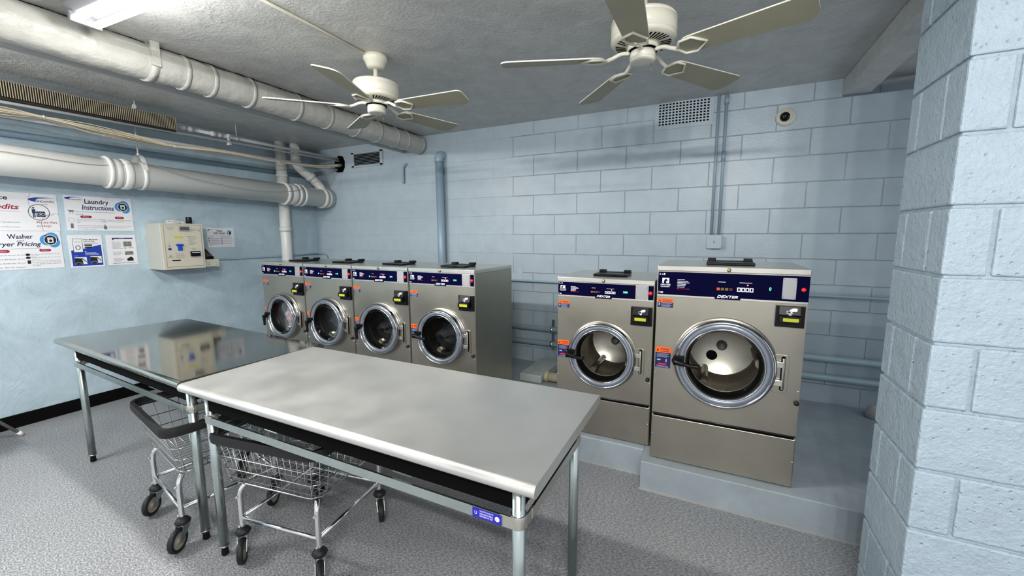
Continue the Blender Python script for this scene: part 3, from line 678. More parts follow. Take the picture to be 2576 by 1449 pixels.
# ------------------------------------------------------------------ laundry carts
def cart(label):
    t = thing('laundry_cart', label, 'laundry cart', (0, 0, 0), 'wire laundry carts under the tables')
    px, py = .228, .222; zb, zt = .37, .615
    bx0, bx1, by = -.335, .215, .205         # basket bottom
    tx0, tx1, ty = -.340, .275, .262          # basket top
    def ringpts(z):
        q = (z - zb) / (zt - zb); x0_ = bx0 + (tx0 - bx0) * q; x1_ = bx1 + (tx1 - bx1) * q; yy = by + (ty - by) * q
        return x0_, x1_, yy
    b = MB()
    def loop(z, r, rc=.05):
        x0_, x1_, yy = ringpts(z); b.tube([(p, q, z) for p, q in rrect(x0_, x1_, -yy, yy, rc, 4)], r, 8, closed=True)
    loop(zb, .0042); loop(zb + .075, .0028); loop(zb + .145, .0028); loop(zt - .01, .004)
    n = 15
    for i in range(n + 1):        # long-side uprights and bottom cross wires
        u = i / n; xa = bx0 + .02 + (bx1 - bx0 - .04) * u; xt = tx0 + .03 + (tx1 - tx0 - .06) * u
        b.tube([(xt, -ty, zt), (xa, -by, zb), (xa, by, zb), (xt, ty, zt)], .0018, 6)
    m_ = 8
    for i in range(m_ + 1):
        u = i / m_; ya = -by + .02 + (2 * by - .04) * u; yt = -ty + .03 + (2 * ty - .06) * u
        b.tube([(tx0, yt, zt), (bx0, ya, zb + .003), (bx1, ya, zb + .003), (tx1, yt, zt)], .0018, 6)
    b.build('wire_basket', M_wire, t)
    b = MB(); P = [(p, q, zt) for p, q in rrect(tx0 - .006, tx1 + .006, -ty - .006, ty + .006, .06, 6)]
    # flat bumper band: swept oval
    vs = []; fs = []; n_ = len(P); S = [(-.010, -.022), (.008, -.022), (.012, 0), (.008, .022), (-.010, .022)]
    for i in range(n_):
        p = Vector(P[i]); tn = (Vector(P[(i + 1) % n_]) - Vector(P[i - 1])).normalized(); nr = Vector((tn.y, -tn.x, 0))
        for a, c in S: vs.append(p + nr * a + Vector((0, 0, c)))
    for i in range(n_):
        for k in range(5): fs.append((i * 5 + k, i * 5 + (k + 1) % 5, ((i + 1) % n_) * 5 + (k + 1) % 5, ((i + 1) % n_) * 5 + k))
    b.add(vs, fs, True); rb = b.build('rim_bumper', M_rubber, t); es = rb.modifiers.new('Split', 'EDGE_SPLIT'); es.split_angle = R(38)
    # frame posts, ring of rails
    for (sx, sy) in ((-1, -1), (1, -1), (1, 1), (-1, 1)):
        b = MB(); p0 = (sx * px, sy * py)
        bxn = (bx0 + .05) if sx < 0 else bx1 - .01
        b.tube(smoothpath([(p0[0], p0[1], .145), (p0[0], p0[1], .22), (p0[0], p0[1], .31), (p0[0] * .98, p0[1] * .97, .345), (p0[0] * .93, p0[1] * .90, zb - .002)], 4), .0125, 14)
        ps = b.build('post', M_chrome, t)
        for bz in (.315, .165): b = MB(); b.tube([(p0[0], p0[1] - .012, bz), (p0[0], p0[1] - .019, bz)], .006, 8); b.build('bolt', M_chrome, ps)
        # caster trailing
        dx, dy = .028, -.034
        if (sx, sy) == (-1, 1): dx, dy = .036, -.03
        dn = Vector((dx, dy, 0)).normalized(); ax = Vector((-dn.y, dn.x, 0)); wc = Vector((p0[0] + dx, p0[1] + dy, .058))
        b = MB(); b.lathe([(.0001, 0), (.030, .001), (.034, .010), (.026, .022), (.014, .03), (.0001, .03)], (p0[0], p0[1], .122), 'z', 24); cs = b.build('caster', M_rubber, t)
        b = MB()
        for sd in (-1, 1):
            c0 = Vector((p0[0], p0[1], .122)) + ax * sd * .019; w0 = wc + ax * sd * .019
            vs = [c0 - dn * .028, c0 + dn * .026, c0 + dn * .030 - Vector((0, 0, .02)), w0 + dn * .012, w0 - Vector((0, 0, .012)), w0 - dn * .012, c0 - dn * .02 - Vector((0, 0, .025))]
            e1 = ax * .0015; b.add([v + e1 for v in vs] + [v - e1 for v in vs], [tuple(range(7)), tuple(range(7, 14))[::-1]] + [(i, (i + 1) % 7, 7 + (i + 1) % 7, 7 + i) for i in range(7)])
        b.box(p0[0] - .022, p0[0] + .022, p0[1] - .022, p0[1] + .022, .119, .122)
        b.build('fork', M_galv, cs)
        def wheel(prof, name, mm):
            bb = MB(); Q = Matrix.Rotation(math.atan2(ax.y, ax.x), 4, 'Z')
            tmp = MB(); tmp.lathe(prof, (0, 0, 0), 'x', 32, close=True)
            bb.add([wc + Q.to_3x3() @ Vector(v) for v in tmp.v], tmp.f, True); return bb.build(name, mm, cs)
        wheel([(.040, -.011), (.052, -.013), (.057, -.008), (.058, 0), (.057, .008), (.052, .013), (.040, .011)], 'tyre', M_rubber)
        wheel([(.0001, -.014), (.008, -.014), (.010, -.009), (.030, -.007), (.036, -.010), (.042, -.010), (.042, .010), (.036, .010), (.030, .007), (.010, .009), (.008, .014), (.0001, .014)], 'wheel_hub', M_wheel)
    zr = .20
    for a, c in (((-px, -py), (px, -py)), ((px, -py), (px, py)), ((px, py), (-px, py)), ((-px, py), (-px, -py))):
        b = MB(); b.tube([(*a, zr), (*c, zr)], .0095, 12); b.build('frame_rail', M_chrome, t)
    return t
c2 = cart('chrome wire laundry cart with dark bumper under the front table')
c2.location = (3.250, -2.690, 0); c2.rotation_euler = (0, 0, R(8.8))
c1 = dup(c2, (2.530, -2.777, 0), R(-10.2), 'chrome wire laundry cart with open basket under the left table')

# ------------------------------------------------------------------ ceiling fans
def fan(label):
    t = thing('ceiling_fan', label, 'ceiling fan', (0, 0, 0), 'five blade ceiling fans')
    b = MB(); b.lathe([(.0001, 0), (.075, 0), (.076, -.028), (.066, -.042), (.056, -.068), (.048, -.080), (.02, -.083), (.0001, -.083)], (0, 0, 0), 'z', 40); b.build('canopy', M_fan, t)
    b = MB(); b.tube([(0, 0, -.08), (0, 0, -.17)], .0145, 16); b.build('downrod', M_fan, t)
    b = MB(); b.lathe([(.0001, -.154), (.02, -.154), (.11, -.160), (.138, -.169), (.145, -.178), (.146, -.184), (.143, -.186), (.146, -.188), (.146, -.246), (.143, -.248), (.146, -.250), (.146, -.260), (.140, -.270), (.120, -.278), (.06, -.284), (.0001, -.284)], (0, 0, 0), 'z', 56)
    mh = b.build('motor_housing', M_fan, t)
    b = MB()
    for i in range(40):
        a = 2 * PI * i / 40
        if i % 8 == 0: continue
        ca, sa = math.cos(a), math.sin(a); a2 = a + .10; c2_, s2_ = math.cos(a2), math.sin(a2); wd = .0045
        p0 = Vector((ca * .078, sa * .078, -.2832)); p1 = Vector((c2_ * .124, s2_ * .124, -.2772)); tn = Vector((-sa, ca, 0)) * wd
        b.add([p0 - tn * .6, p0 + tn * .6, p1 + tn, p1 - tn], [(0, 1, 2, 3)])
    b.flat = True
    b.v = [(p[0], p[1], p[2] - .0012) for p in b.v]
    b.build('vent_slots', M_blackm, mh)
    b = MB(); b.lathe([(.0001, -.282), (.070, -.284), (.072, -.300), (.060, -.306), (.0001, -.306)], (0, 0, 0), 'z', 40); b.build('flywheel', M_fan, t)
    b = MB(); b.lathe([(.0001, -.304), (.066, -.304), (.066, -.310), (.0001, -.310)], (0, 0, 0), 'z', 40); b.build('dark_band', M_blackm, t)
    b = MB(); b.lathe([(.0001, -.306), (.057, -.308), (.058, -.337), (.056, -.3385), (.058, -.340), (.057, -.352), (.046, -.357), (.0001, -.358)], (0, 0, 0), 'z', 40); sc_ = b.build('switch_housing', M_fan, t)
    b = MB(); b.tube([(.03, .03, -.355), (.03, .03, -.40)], .0012, 6); b.build('pull_chain', M_brass, sc_)
    for k in range(5):
        A = Matrix.Rotation(2 * PI * k / 5, 4, 'Z'); P = Matrix.Rotation(R(-12), 4, 'X')
        zb = -.318
        # blade outline
        L0, L1 = .175, .665; out = []
        for i in range(9): 
            a = PI / 2 + PI * i / 8; out.append((L0 + .045 + .045 * math.cos(a), .055 * math.sin(a)))
        hw = .074
        out.append((L1 - .03, -hw)); 
        for i in range(1, 6):
            a = -PI / 2 + PI / 2 * i / 6; out.append((L1 - .03 + .03 * math.cos(a), -hw + .03 + .03 * math.sin(a)))
        for i in range(0, 6):
            a = PI / 2 * i / 5; out.append((L1 - .05 + .05 * math.cos(a), hw - .05 + .05 * math.sin(a)))
        b = MB(); n_ = len(out)
        fnn = lambda p, q, hh: tuple(A @ (Matrix.Translation((0, 0, zb)) @ (P @ Vector((p, q, hh)))))
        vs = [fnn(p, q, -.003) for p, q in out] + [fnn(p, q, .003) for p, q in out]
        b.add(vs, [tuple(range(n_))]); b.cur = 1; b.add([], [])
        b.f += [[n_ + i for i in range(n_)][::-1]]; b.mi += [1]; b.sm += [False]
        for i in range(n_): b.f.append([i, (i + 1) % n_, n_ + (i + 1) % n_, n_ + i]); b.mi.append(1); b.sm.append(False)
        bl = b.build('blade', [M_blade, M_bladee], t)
        b = MB(); T_ = lambda v: tuple(A @ Vector(v))
        b.tube([T_(p) for p in smoothpath([(.060, 0, -.294), (.10, 0, -.297), (.135, 0, -.313), (.165, 0, -.325)], 4)], .009, 10)
        tri = [(.160, 0), (.185, .045), (.235, .050), (.285, .0), (.235, -.050), (.185, -.045)]
        b.tube([fnn(p, q, -.0075) for p, q in tri], .0058, 8, closed=True)
        b.build('blade_bracket', M_fan, bl)
    return t
f1 = fan('cream ceiling fan nearer the corner, fed by a white surface conduit')
f1.location = (2.995, -1.86, H - .001); f1.rotation_euler = (0, R(1.2), R(4))
f2 = dup(f1, (4.68, -1.90, H - .001), R(-16), 'cream ceiling fan on the right, in front of the square grille')
for ch in f2.children:
    if ch.name.startswith('blade'): ch.location.z -= .018
b = MB(); b.tube([(2.983, -2.9, H - .008), (2.976, -1.90, H - .008)], .008, 8); o = b.build('ceiling_conduit', M_fan); recentre(o, (2.98, -2.4, H)); tag(o, 'thin white surface conduit on the ceiling leading to the left fan', 'conduit')

# ------------------------------------------------------------------ light fixtures
def fixture(label, length=1.22, emit=True):
    t = thing('fluorescent_fixture', label, 'light fixture', (0, 0, 0), 'fluorescent ceiling fixtures')
    b = MB(); b.prism([(-.075, 0), (-.075, -.025), (-.045, -.055), (.045, -.055), (.075, -.025), (.075, 0)], lambda p, q, hh: (hh, p, q), 0, length + .04); b.build('fixture_body', M_fixt, t, .002)
    for s in (-1, 1):
        b = MB(); b.tube([(.03, s * .040, -.082), (length + .01, s * .040, -.082)], .0165, 16); b.build('fluorescent_tube', M_tube, t)
    for xx in (.008, length + .012):
        b = MB(); b.box(xx, xx + .022, -.062, .062, -.10, -.05); b.build('lamp_holder', M_fixt, t, .003)
    return t
fx = fixture('twin tube fluorescent fixture glowing on the ceiling beside the wrapped duct')
fx.location = (2.10, -2.955, H); fx.rotation_euler = (0, 0, R(3))
dup(fx, (4.7, -4.95, H), R(0), 'twin tube fluorescent fixture on the ceiling behind the camera')
dup(fx, (.42, -4.6, H), R(0), 'twin tube fluorescent fixture left of the duct behind the camera')

def lamps(x0, x1, y, total, n=4, col=(1, .985, .955)):
    """the light of one fixture: small lamps spread along its two tubes"""
    for i in range(n):
        l = bpy.data.lights.new('tube_light', 'POINT'); l.energy = total / n; l.color = col; l.shadow_soft_size = .035
        o = bpy.data.objects.new('tube_light', l); COL.objects.link(o); o.location = (x0 + (x1 - x0) * (i + .5) / n, y, 2.555)
l = bpy.data.lights.new('tube_light', 'AREA'); l.shape = 'RECTANGLE'; l.size = 1.0; l.size_y = .1; l.energy = 44; l.color = (1, .985, .955)
o = bpy.data.objects.new('tube_light', l); COL.objects.link(o); o.location = (2.85, -2.92, 2.585)
lamps(2.3, 3.34, -2.925, 14)
lamps(4.72, 5.94, -4.95, 215)
lamps(.45, 1.66, -4.6, 165)

# ------------------------------------------------------------------ pipes and duct overhead
t = thing('wrapped_duct', 'fat round duct in lumpy painted wrapping along the ceiling', 'duct', (1.86, -2, 2.6))
b = MB(); pts = []; rs = []; rnd = random.Random(3)
yy = -6.2
while yy < .02:
    pts.append((1.857 + rnd.uniform(-.002, .002), yy, 2.600 + rnd.uniform(-.0015, .0015))); base = .106 if yy < -2.62 else .101
    rs.append(base + rnd.uniform(-.0025, .0025)); yy += .06
b.tube(pts, .1, 40, rs=rs); b.build('duct_body', M_duct, t)
for yy in (-2.42, -2.26, -2.0, -1.62, -1.32, -1.0, -.72, -.47, -.30, -.05):
    b = MB(); b.lathe([(.100, -.014), (.106, -.014), (.1075, 0), (.106, .014), (.100, .014)], (1.857, yy, 2.6), 'y', 40, close=True); b.build('seam_band', M_duct, t)
b = MB(); b.lathe([(.100, -.02), (.111, -.02), (.111, .02), (.100, .02)], (1.857, -2.60, 2.6), 'y', 40, close=True); b.box(1.955, 1.972, -2.622, -2.578, 2.56, H - .001)
b.build('hanger_strap', M_duct, t)
b = MB(); rnd = random.Random(9); yy = -6.0; row_ = []  # ragged black ribbon: paints in the shade of the gap above the duct
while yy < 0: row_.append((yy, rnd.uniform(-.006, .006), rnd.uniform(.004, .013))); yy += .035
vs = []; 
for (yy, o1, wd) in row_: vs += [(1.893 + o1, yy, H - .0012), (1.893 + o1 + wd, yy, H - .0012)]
b.add(vs, [(2 * i, 2 * i + 1, 2 * i + 3, 2 * i + 2) for i in range(len(row_) - 1)]); struct('trim_6', b, M_blackm, 'black ragged strip painted as the shaded crack between ceiling and wrapped duct')
b = MB(); b.tube([(1.60, -6.2, 2.567), (1.60, -.02, 2.567)], .034, 24); o = b.build('ceiling_pipe', mat('grey_white_pipe', (.52, .53, .52), .35, bump=(18, .25, .004))); recentre(o, (1.60, -2, 2.567)); tag(o, 'smooth pale pipe running just below the wrapped duct', 'pipe')

# big cast iron drain pipe along the left wall
def zc(y): return 2.045 - .0215 * y
t = thing('drain_pipe', 'fat white cast iron drain pipe hung along the left wall', 'pipe', (.30, -2, 2.09))
b = MB(); b.tube([(.30, -6.2, zc(-6.2)), (.30, -.01, zc(0))], .116, 40); b.build('pipe_run', M_pipe, t)
for (ya, yb2, rr) in ((-2.315, -2.285, .137), (-2.27, -2.225, .128), (-2.21, -2.15, .134), (-.70, -.665, .138), (-.63, -.56, .128), (-.54, -.51, .137), (-.47, -.44, .137), (-.17, -.13, .138), (-.10, -.07, .130)):
    b = MB(); ym = (ya + yb2) / 2; hw = (yb2 - ya) / 2
    b.lathe([(.115, -hw), (rr - .006, -hw), (rr, -hw * .5), (rr, hw * .5), (rr - .006, hw), (.115, hw)], (.30, ym, zc(ym)), 'y', 40, close=True); b.build('hub_collar', M_pipe, t)
t = thing('pipe_hanger', 'white clevis strap and rod holding up the fat drain pipe', 'hanger', (.30, -2.07, 2.25))
b = MB(); b.lathe([(.118, -.018), (.124, -.018), (.124, .018), (.118, .018)], (.30, -2.065, zc(-2.06)), 'y', 40, close=True)
loopp = [(.30 + .118 * math.cos(a), -2.065, zc(-2.06) + (.118 if math.sin(a) < 0 else .19) * math.sin(a)) for a in [PI * i / 20 for i in range(21)]]
for i in range(20):
    a_, c_ = loopp[i], loopp[i + 1]; b.add([(a_[0], -2.083, a_[2]), (a_[0], -2.047, a_[2]), (c_[0], -2.047, c_[2]), (c_[0], -2.083, c_[2])], [(0, 1, 2, 3)], True)
b.build('strap', M_pipe, t); b = MB(); b.tube([(.30, -2.065, 2.27), (.30, -2.065, H - .001)], .006, 8); b.tube([(.30, -2.065, 2.27), (.30, -2.065, 2.29)], .011, 8); b.build('rod', M_conduit, t)
# risers in the corner
b = MB(); b.tube([(.125, -.575, 0), (.125, -.565, H - .001)], .062, 28); b.tube([(.125, -.565, 2.28), (.125, -.565, 2.31)], .067, 28); b.tube([(.125, -.57, 1.60), (.125, -.57, 1.66)], .068, 28)
o = b.build('riser_pipe', M_pipe); recentre(o, (.125, -.57, 1.4)); tag(o, 'straight white upright pipe in the corner, passing behind the fat drain pipe', 'pipe')
t = thing('branch_pipe', 'white branch pipe dropping from the ceiling and elbowing into the fat drain pipe', 'pipe', (.22, -.4, 2.5))
b = MB(); b.tube(smoothpath([(.20, -.42, H - .001), (.20, -.42, 2.56), (.20, -.41, 2.46), (.22, -.35, 2.38), (.25, -.26, 2.31), (.29, -.16, 2.20), (.30, -.12, 2.13)], 4), .055, 28); b.build('pipe_run', M_pipe, t)
b = MB(); b.tube([(.20, -.42, 2.47), (.20, -.42, 2.50)], .064, 28); b.build('joint_collar', M_pipe, t); b = MB(); b.tube([(.246, -.275, 2.325), (.258, -.24, 2.29)], .066, 28); b.build('joint_collar', M_pipe, t)
b = MB(); b.tube([(.235, -.43, 2.62), (.275, -.45, 2.62)], .040, 24); b.tube([(.275, -.45, 2.62), (.285, -.455, 2.62)], .02, 8); b.build('cleanout_plug', M_pipe, t)
b = MB(); b.tube([(.035, -6.2, 2.345), (.035, -.01, 2.345)], .026, 20)
o = b.build('wall_pipe', M_bluepipe); recentre(o, (.035, -2, 2.345)); tag(o, 'blue painted pipe against the left wall above the fat drain pipe', 'pipe')

# finned heater and the lines hanging with it
t = thing('finned_heater', 'tan finned tube heater hung high along the left wall', 'heater', (.50, -2.8, 2.56))
b = MB(); y = -6.2
y = -4.4
while y < -1.862:
    b.box(.445, .55, y, y + .004, 2.512, 2.622); y += .0125
fo = b.build('fins', M_fin, t); fo['kind'] = 'stuff'
b = MB(); b.box(.452, .543, -4.4, -1.87, 2.516, 2.618); b.build('fin_core', M_findark, t)
b = MB(); b.box(.44, .552, -4.4, -1.862, 2.494, 2.506); b.build('bottom_plate', M_findark, t)
t = thing('heater_supply_pipe', 'white pipe with couplings leading from the finned heater to the corner', 'pipe', (.5, -1, 2.56))
b = MB(); b.tube([(.50, -1.87, 2.555), (.50, -.01, 2.555)], .0155, 16); b.build('pipe_run', M_conduit, t)
for ya, rr in ((-1.78, .021), (-1.72, .027), (-1.52, .024), (-1.46, .021)):
    b = MB(); b.tube([(.50, ya - .022, 2.555), (.50, ya + .022, 2.555)], rr, 8 if rr > .025 else 16); b.build('coupling', M_conduit, t)
b = MB(); b.tube([(.515, -6.2, 2.470), (.515, -2.9, 2.480), (.515, -.01, 2.525)], .0115, 12); o = b.build('conduit', M_conduit); recentre(o, (.515, -2, 2.49)); tag(o, 'thin straight white conduit running just under the finned heater', 'conduit')
b = MB(); b.tube([(.47, -6.2, 2.405), (.47, -2.4, 2.400), (.47, -.01, 2.42)], .017, 14); o = b.build('conduit', M_conduit); recentre(o, (.47, -2, 2.4)); tag(o, 'thicker white conduit partly hidden behind the cream cables', 'conduit')
for (yy, z0_, nm) in ((-1.30, 2.555, 'small white hook hanger holding the heater pipe near the corner'), (-2.13, 2.63, 'short white hook hanging from the ceiling above the heater')):
    b = MB(); b.tube([(.50, yy, H - .001), (.50, yy, z0_ + .03)], .004, 8); b.lathe([(.018, -.01), (.022, -.01), (.022, .01), (.018, .01)], (.50, yy, z0_ + (.0 if z0_ < 2.6 else .02)), 'y', 20, close=True)
    o = b.build('pipe_hook', M_conduit); recentre(o, (.50, yy, 2.68)); tag(o, nm, 'hanger')
b = MB(); b.box(.49, .535, -1.40, -1.375, 2.47, 2.50); b.box(.49, .535, -1.40, -1.375, 2.545, 2.58); b.box(.500, .524, -1.395, -1.38, 2.47, 2.58); o = b.build('pipe_bracket', M_conduit, None, .003); recentre(o, (.51, -1.39, 2.58)); tag(o, 'white double clamp joining the heater pipe to the thin conduit', 'bracket')
# cable bundle
t = thing('cable_bundle', 'loose bundle of cream and grey cables sagging along the left wall', 'cables', (.55, -2, 2.4))
base = [(-6.2, 2.42), (-4.5, 2.40), (-3.3, 2.405), (-2.9, 2.402), (-2.7, 2.412), (-2.45, 2.385), (-2.15, 2.368), (-1.89, 2.357), (-1.48, 2.374), (-.89, 2.378), (-.37, 2.405), (-.01, 2.47)]
rnd = random.Random(11)
for grp, mm, cnt, zoff in (('cream_strands', M_cable, 24, .010), ('grey_strands', M_cablegrey, 10, -.006)):
    b = MB()
    for i in range(cnt):
        a = rnd.random() * 2 * PI; rr = rnd.random(); pts = []
        for (yy, zz) in base:
            tie = .35 if yy in (-2.7, -1.89, -.89) else 1.0
            if yy > -.1: tie = 1.2
            sp = (.036 if yy < -1.6 else .018) * tie
            pts.append((.55 + math.cos(a) * rr * sp + rnd.uniform(-.004, .004) * tie, yy, zz + zoff * tie * (1 if yy < -1.2 else .4) + math.sin(a) * rr * sp + rnd.uniform(-.006, .006) * tie))
        b.tube(smoothpath(pts, 4), .0032, 6)
    b.build(grp, mm, t)
for yy, zz in ((-2.7, 2.418), (-1.89, 2.362), (-.89, 2.380)):
    b = MB(); b.lathe([(.012, -.004), (.014, -.004), (.014, .004), (.012, .004)], (.55, yy, zz), 'y', 16, close=True); b.build('cable_tie', M_conduit, t)
b = MB(); b.tube(smoothpath([(.41, -6.0, 2.27), (.425, -3.2, 2.165), (.425, -2.5, 2.13), (.40, -2.25, 2.155), (.43, -2.06, 2.195), (.46, -1.7, 2.10), (.46, -1.2, 2.05), (.45, -.9, 2.05), (.45, -.6, 2.10), (.50, -.3, 2.26), (.55, -.12, 2.38)], 6), .0026, 6)
o = b.build('loose_wire', M_cablegrey); recentre(o, (.44, -1.5, 2.1)); tag(o, 'single thin wire drooping along the fat drain pipe', 'wire')
# hole where lines enter the back wall
b = MB(); b.prism([(.40, 2.43), (.46, 2.385), (.56, 2.385), (.60, 2.44), (.605, 2.52), (.575, 2.585), (.50, 2.60), (.43, 2.56)], lambda p, q, hh: (p, hh, q), -.0015, 0); struct('trim_5', b, M_blackm, 'dark hole in the back wall where pipes and cables pass through')
# pipe on left wall above washers
b = MB(); b.tube([(.018, -1.35, 1.287), (.018, -.52, 1.287), (.020, -.03, 1.297)], .010, 12); b.tube(smoothpath([(.02, -.03, 1.297), (.06, -.025, 1.30), (.16, -.025, 1.285), (.19, -.025, 1.22), (.19, -.025, 1.0)], 4), .010, 12)
o = b.build('wall_conduit', M_bluepipe); recentre(o, (.018, -.8, 1.287)); tag(o, 'thin blue conduit low along the left wall to the corner', 'conduit')

# ------------------------------------------------------------------ back wall items
t = thing('wall_riser_pipe', 'blue painted upright pipe with elbow into the back wall behind the washers', 'pipe', (2.185, -.06, 1.4))
b = MB(); b.tube([(2.185, -.062, ZP), (2.165, -.062, 2.40)], .045, 28); b.build('pipe_run', M_bluepipe, t)
b = MB(); b.tube(smoothpath([(2.165, -.062, 2.38), (2.165, -.062, 2.415), (2.170, -.05, 2.445), (2.172, -.02, 2.455), (2.172, 0, 2.455)], 4), .050, 24); b.build('elbow', M_bluepipe, t)
b = MB(); b.tube(smoothpath([(1.60, -.02, 2.177), (1.60, -.02, 2.32), (1.605, -.02, 2.36), (1.63, -.015, 2.395), (1.65, 0, 2.40)], 5), .014, 14); o = b.build('pipe_stub', M_bluepipe); recentre(o, (1.61, -.01, 2.3)); tag(o, 'short hooked blue pipe stub on the back wall left of the upright pipe', 'pipe')
# vents
t = thing('wall_vent', 'small louvred air vent high in the corner of the back wall', 'vent', (1.0, 0, 2.51))
b = MB(); X0, X1, Z0, Z1 = .735, 1.27, 2.425, 2.612
for (a0, a1, c0, c1) in ((X0, X1, Z1 - .022, Z1), (X0, X1, Z0, Z0 + .022), (X0, X0 + .045, Z0, Z1), (X1 - .045, X1, Z0, Z1)): b.box(a0, a1, -.012, -.0005, c0, c1)
b.build('vent_frame', M_ventw, t, .002)
b = MB(); b.box(X0 + .01, X1 - .01, -.002, -.0005, Z0 + .01, Z1 - .01); b.build('vent_opening', M_blackm, t)
b = MB()
for i in range(8):
    z = Z0 + .03 + i * .0178; b.add([(X0 + .04, -.011, z), (X1 - .04, -.011, z), (X1 - .04, -.004, z + .007), (X0 + .04, -.004, z + .007)], [(0, 1, 2, 3)])
b.build('louvres', M_ventw, t)
t = thing('wall_grille', 'square holed metal grille high on the back wall under the right fan', 'vent', (4.73, 0, 2.58))
X0, X1, Z0, Z1 = 4.49, 4.965, 2.475, 2.699; b = MB(); nx, nz = 15, 8; mx_, mt, mb_ = .030, .004, .030
cwx = (X1 - X0 - 2 * mx_) / nx; chz = (Z1 - Z0 - mt - mb_) / nz
b.box(X0, X0 + mx_, -.006, -.001, Z0, Z1); b.box(X1 - mx_, X1, -.006, -.001, Z0, Z1); b.box(X0 + mx_, X1 - mx_, -.006, -.001, Z0, Z0 + mb_); b.box(X0 + mx_, X1 - mx_, -.006, -.001, Z1 - mt, Z1)
for i in range(nx + 1): b.box(X0 + mx_ + i * cwx - .0055, X0 + mx_ + i * cwx + .0055, -.0055, -.001, Z0 + mb_, Z1 - mt)
for i in range(nz + 1): b.box(X0 + mx_, X1 - mx_, -.0054, -.001, Z0 + mb_ + i * chz - .0055, Z0 + mb_ + i * chz + .0055)
b.build('grille_plate', M_ventw, t)
b = MB(); b.box(X0 + .005, X1 - .005, -.0009, -.0004, Z0 + .005, Z1 - .002); b.build('grille_backing', M_blackm, t)
# conduits to junction box
t = thing('junction_box', 'small blue painted electrical box on the back wall below two conduits', 'junction box', (5.025, 0, 1.48))
b = MB(); b.box(4.972, 5.078, -.045, .001, 1.432, 1.540); bx = b.build('box_body', M_ventw, t, .006)
b = MB(); b.prism(rrect(4.968, 5.082, 1.428, 1.544, .012, 3), lambda p, q, hh: (p, hh, q), -.045, -.049); b.build('cover_plate', M_ventw, t, .0015)
b = MB(); b.box(5.022, 5.028, -.0505, -.049, 1.475, 1.495); b.build('cover_slot', M_inkg, t)
for xx, lb in ((5.000, 'left of two thin blue conduits rising from the junction box to the ceiling'), (5.058, 'right of two thin blue conduits rising from the junction box to the ceiling')):
    b = MB(); b.tube([(xx, -.026, 1.541), (xx, -.026, H - .001)], .0125 if xx > 5.03 else .0115, 14)
    if xx > 5.03: b.tube([(xx, -.026, 2.16), (xx, -.026, 2.24)], .0165, 14); b.tube([(xx, -.026, 2.62), (xx, -.026, 2.68)], .017, 14)
    o = b.build('wall_conduit', M_bluepipe); recentre(o, (xx, -.02, 2.1)); tag(o, lb, 'conduit', 'twin conduits on the back wall')
# dome camera
t = thing('security_camera', 'white dome security camera on the back wall', 'camera', (5.478, 0, 2.466))
b = MB(); b.lathe([(.0001, -.03), (.052, -.03), (.064, -.022), (.068, -.008), (.068, .001)], (5.478, 0, 2.466), 'y', 40); b.build('camera_base', M_fan, t)
b = MB(); c_ = Vector((5.476, -.03, 2.466)); dn = Vector((-.25, -.93, -.25)).normalized()
uu = dn.cross(Vector((0, 0, 1))).normalized(); ww = dn.cross(uu)
def cap(rad, h0, h1, n=6):
    rings = []
    for i in range(n + 1):
        q = PI / 2 * i / n; rings.append((rad * math.cos(q), h0 + (h1 - h0) * math.sin(q)))
    vs = []; seg = 28
    for (r_, h_) in rings:
        for k in range(seg): a = 2 * PI * k / seg; vs.append(c_ + dn * h_ + (uu * math.cos(a) + ww * math.sin(a)) * max(r_, 1e-4))
    return vs, [(i * seg + k, i * seg + (k + 1) % seg, (i + 1) * seg + (k + 1) % seg, (i + 1) * seg + k) for i in range(n) for k in range(seg)]
b.add(*cap(.046, 0, .030), True); b.build('camera_eyeball', M_fan, t)
b = MB(); b.add(*cap(.036, .012, .040), True); lens = b.build('camera_lens', mat('black_gloss', (.004, .004, .006), .06), t)
# horizontal pipes behind washers
for (zz, r_, nm, mm) in ((1.065, .011, 'thin blue line running level along the back wall behind the washers', M_bluepipe), (.560, .027, 'upper of two thick level pipes on the back wall behind the washers', M_greenpipe), (.405, .027, 'lower of two thick level pipes on the back wall behind the washers', M_greenpipe)):
    b = MB(); b.tube([(.3, -.045, zz), (7.4, -.045, zz)], r_, 16); o = b.build('wall_pipe', mm); recentre(o, (3.5, -.045, zz)); tag(o, nm, 'pipe')
t = thing('pipe_strut', 'upright metal strut clamping the two thick pipes to the back wall', 'bracket', (3.55, 0, .5))
b = MB(); b.box(3.535, 3.565, -.016, .001, .33, .66); b.build('strut_channel', M_galv, t, .002)
for zz in (.56, .405): b = MB(); b.lathe([(.028, -.012), (.032, -.012), (.032, .012), (.028, .012)], (3.55, -.045, zz), 'x', 20, close=True); b.build('clamp', M_galv, t)
b = MB()
for (a0, a1, c0, c1) in ((3.115, 3.190, 1.200, 1.204), (3.115, 3.190, 1.098, 1.102), (3.115, 3.120, 1.1, 1.204), (3.185, 3.190, 1.1, 1.204)): b.box(a0, a1, -.003, -.0003, c0, c1)
b.v = [(p[0] + .42 * 0, p[1], p[2]) for p in b.v]
b.box(3.118, 3.187, -.002, .001, 1.1, 1.203); o = b.build('cover_plate', M_ventw); recentre(o, (3.15, 0, 1.15)); tag(o, 'small painted over cover plate on the back wall beside the end washer', 'plate')
b = MB(); b.box(3.44, 3.66, -.62, -.10, ZP, .255); o = b.build('trough_curb', plaster_mat('curb_paint', (.50, .54, .52), False, .2), None, .01); recentre(o, (3.55, -.36, ZP)); tag(o, 'low painted concrete drain curb between the washers', 'curb')
b = MB(); b.tube([(3.662, -.52, .225), (4.06, -.52, .225)], .043, 24); b.tube([(3.664, -.52, .225), (3.70, -.52, .225)], .050, 24)
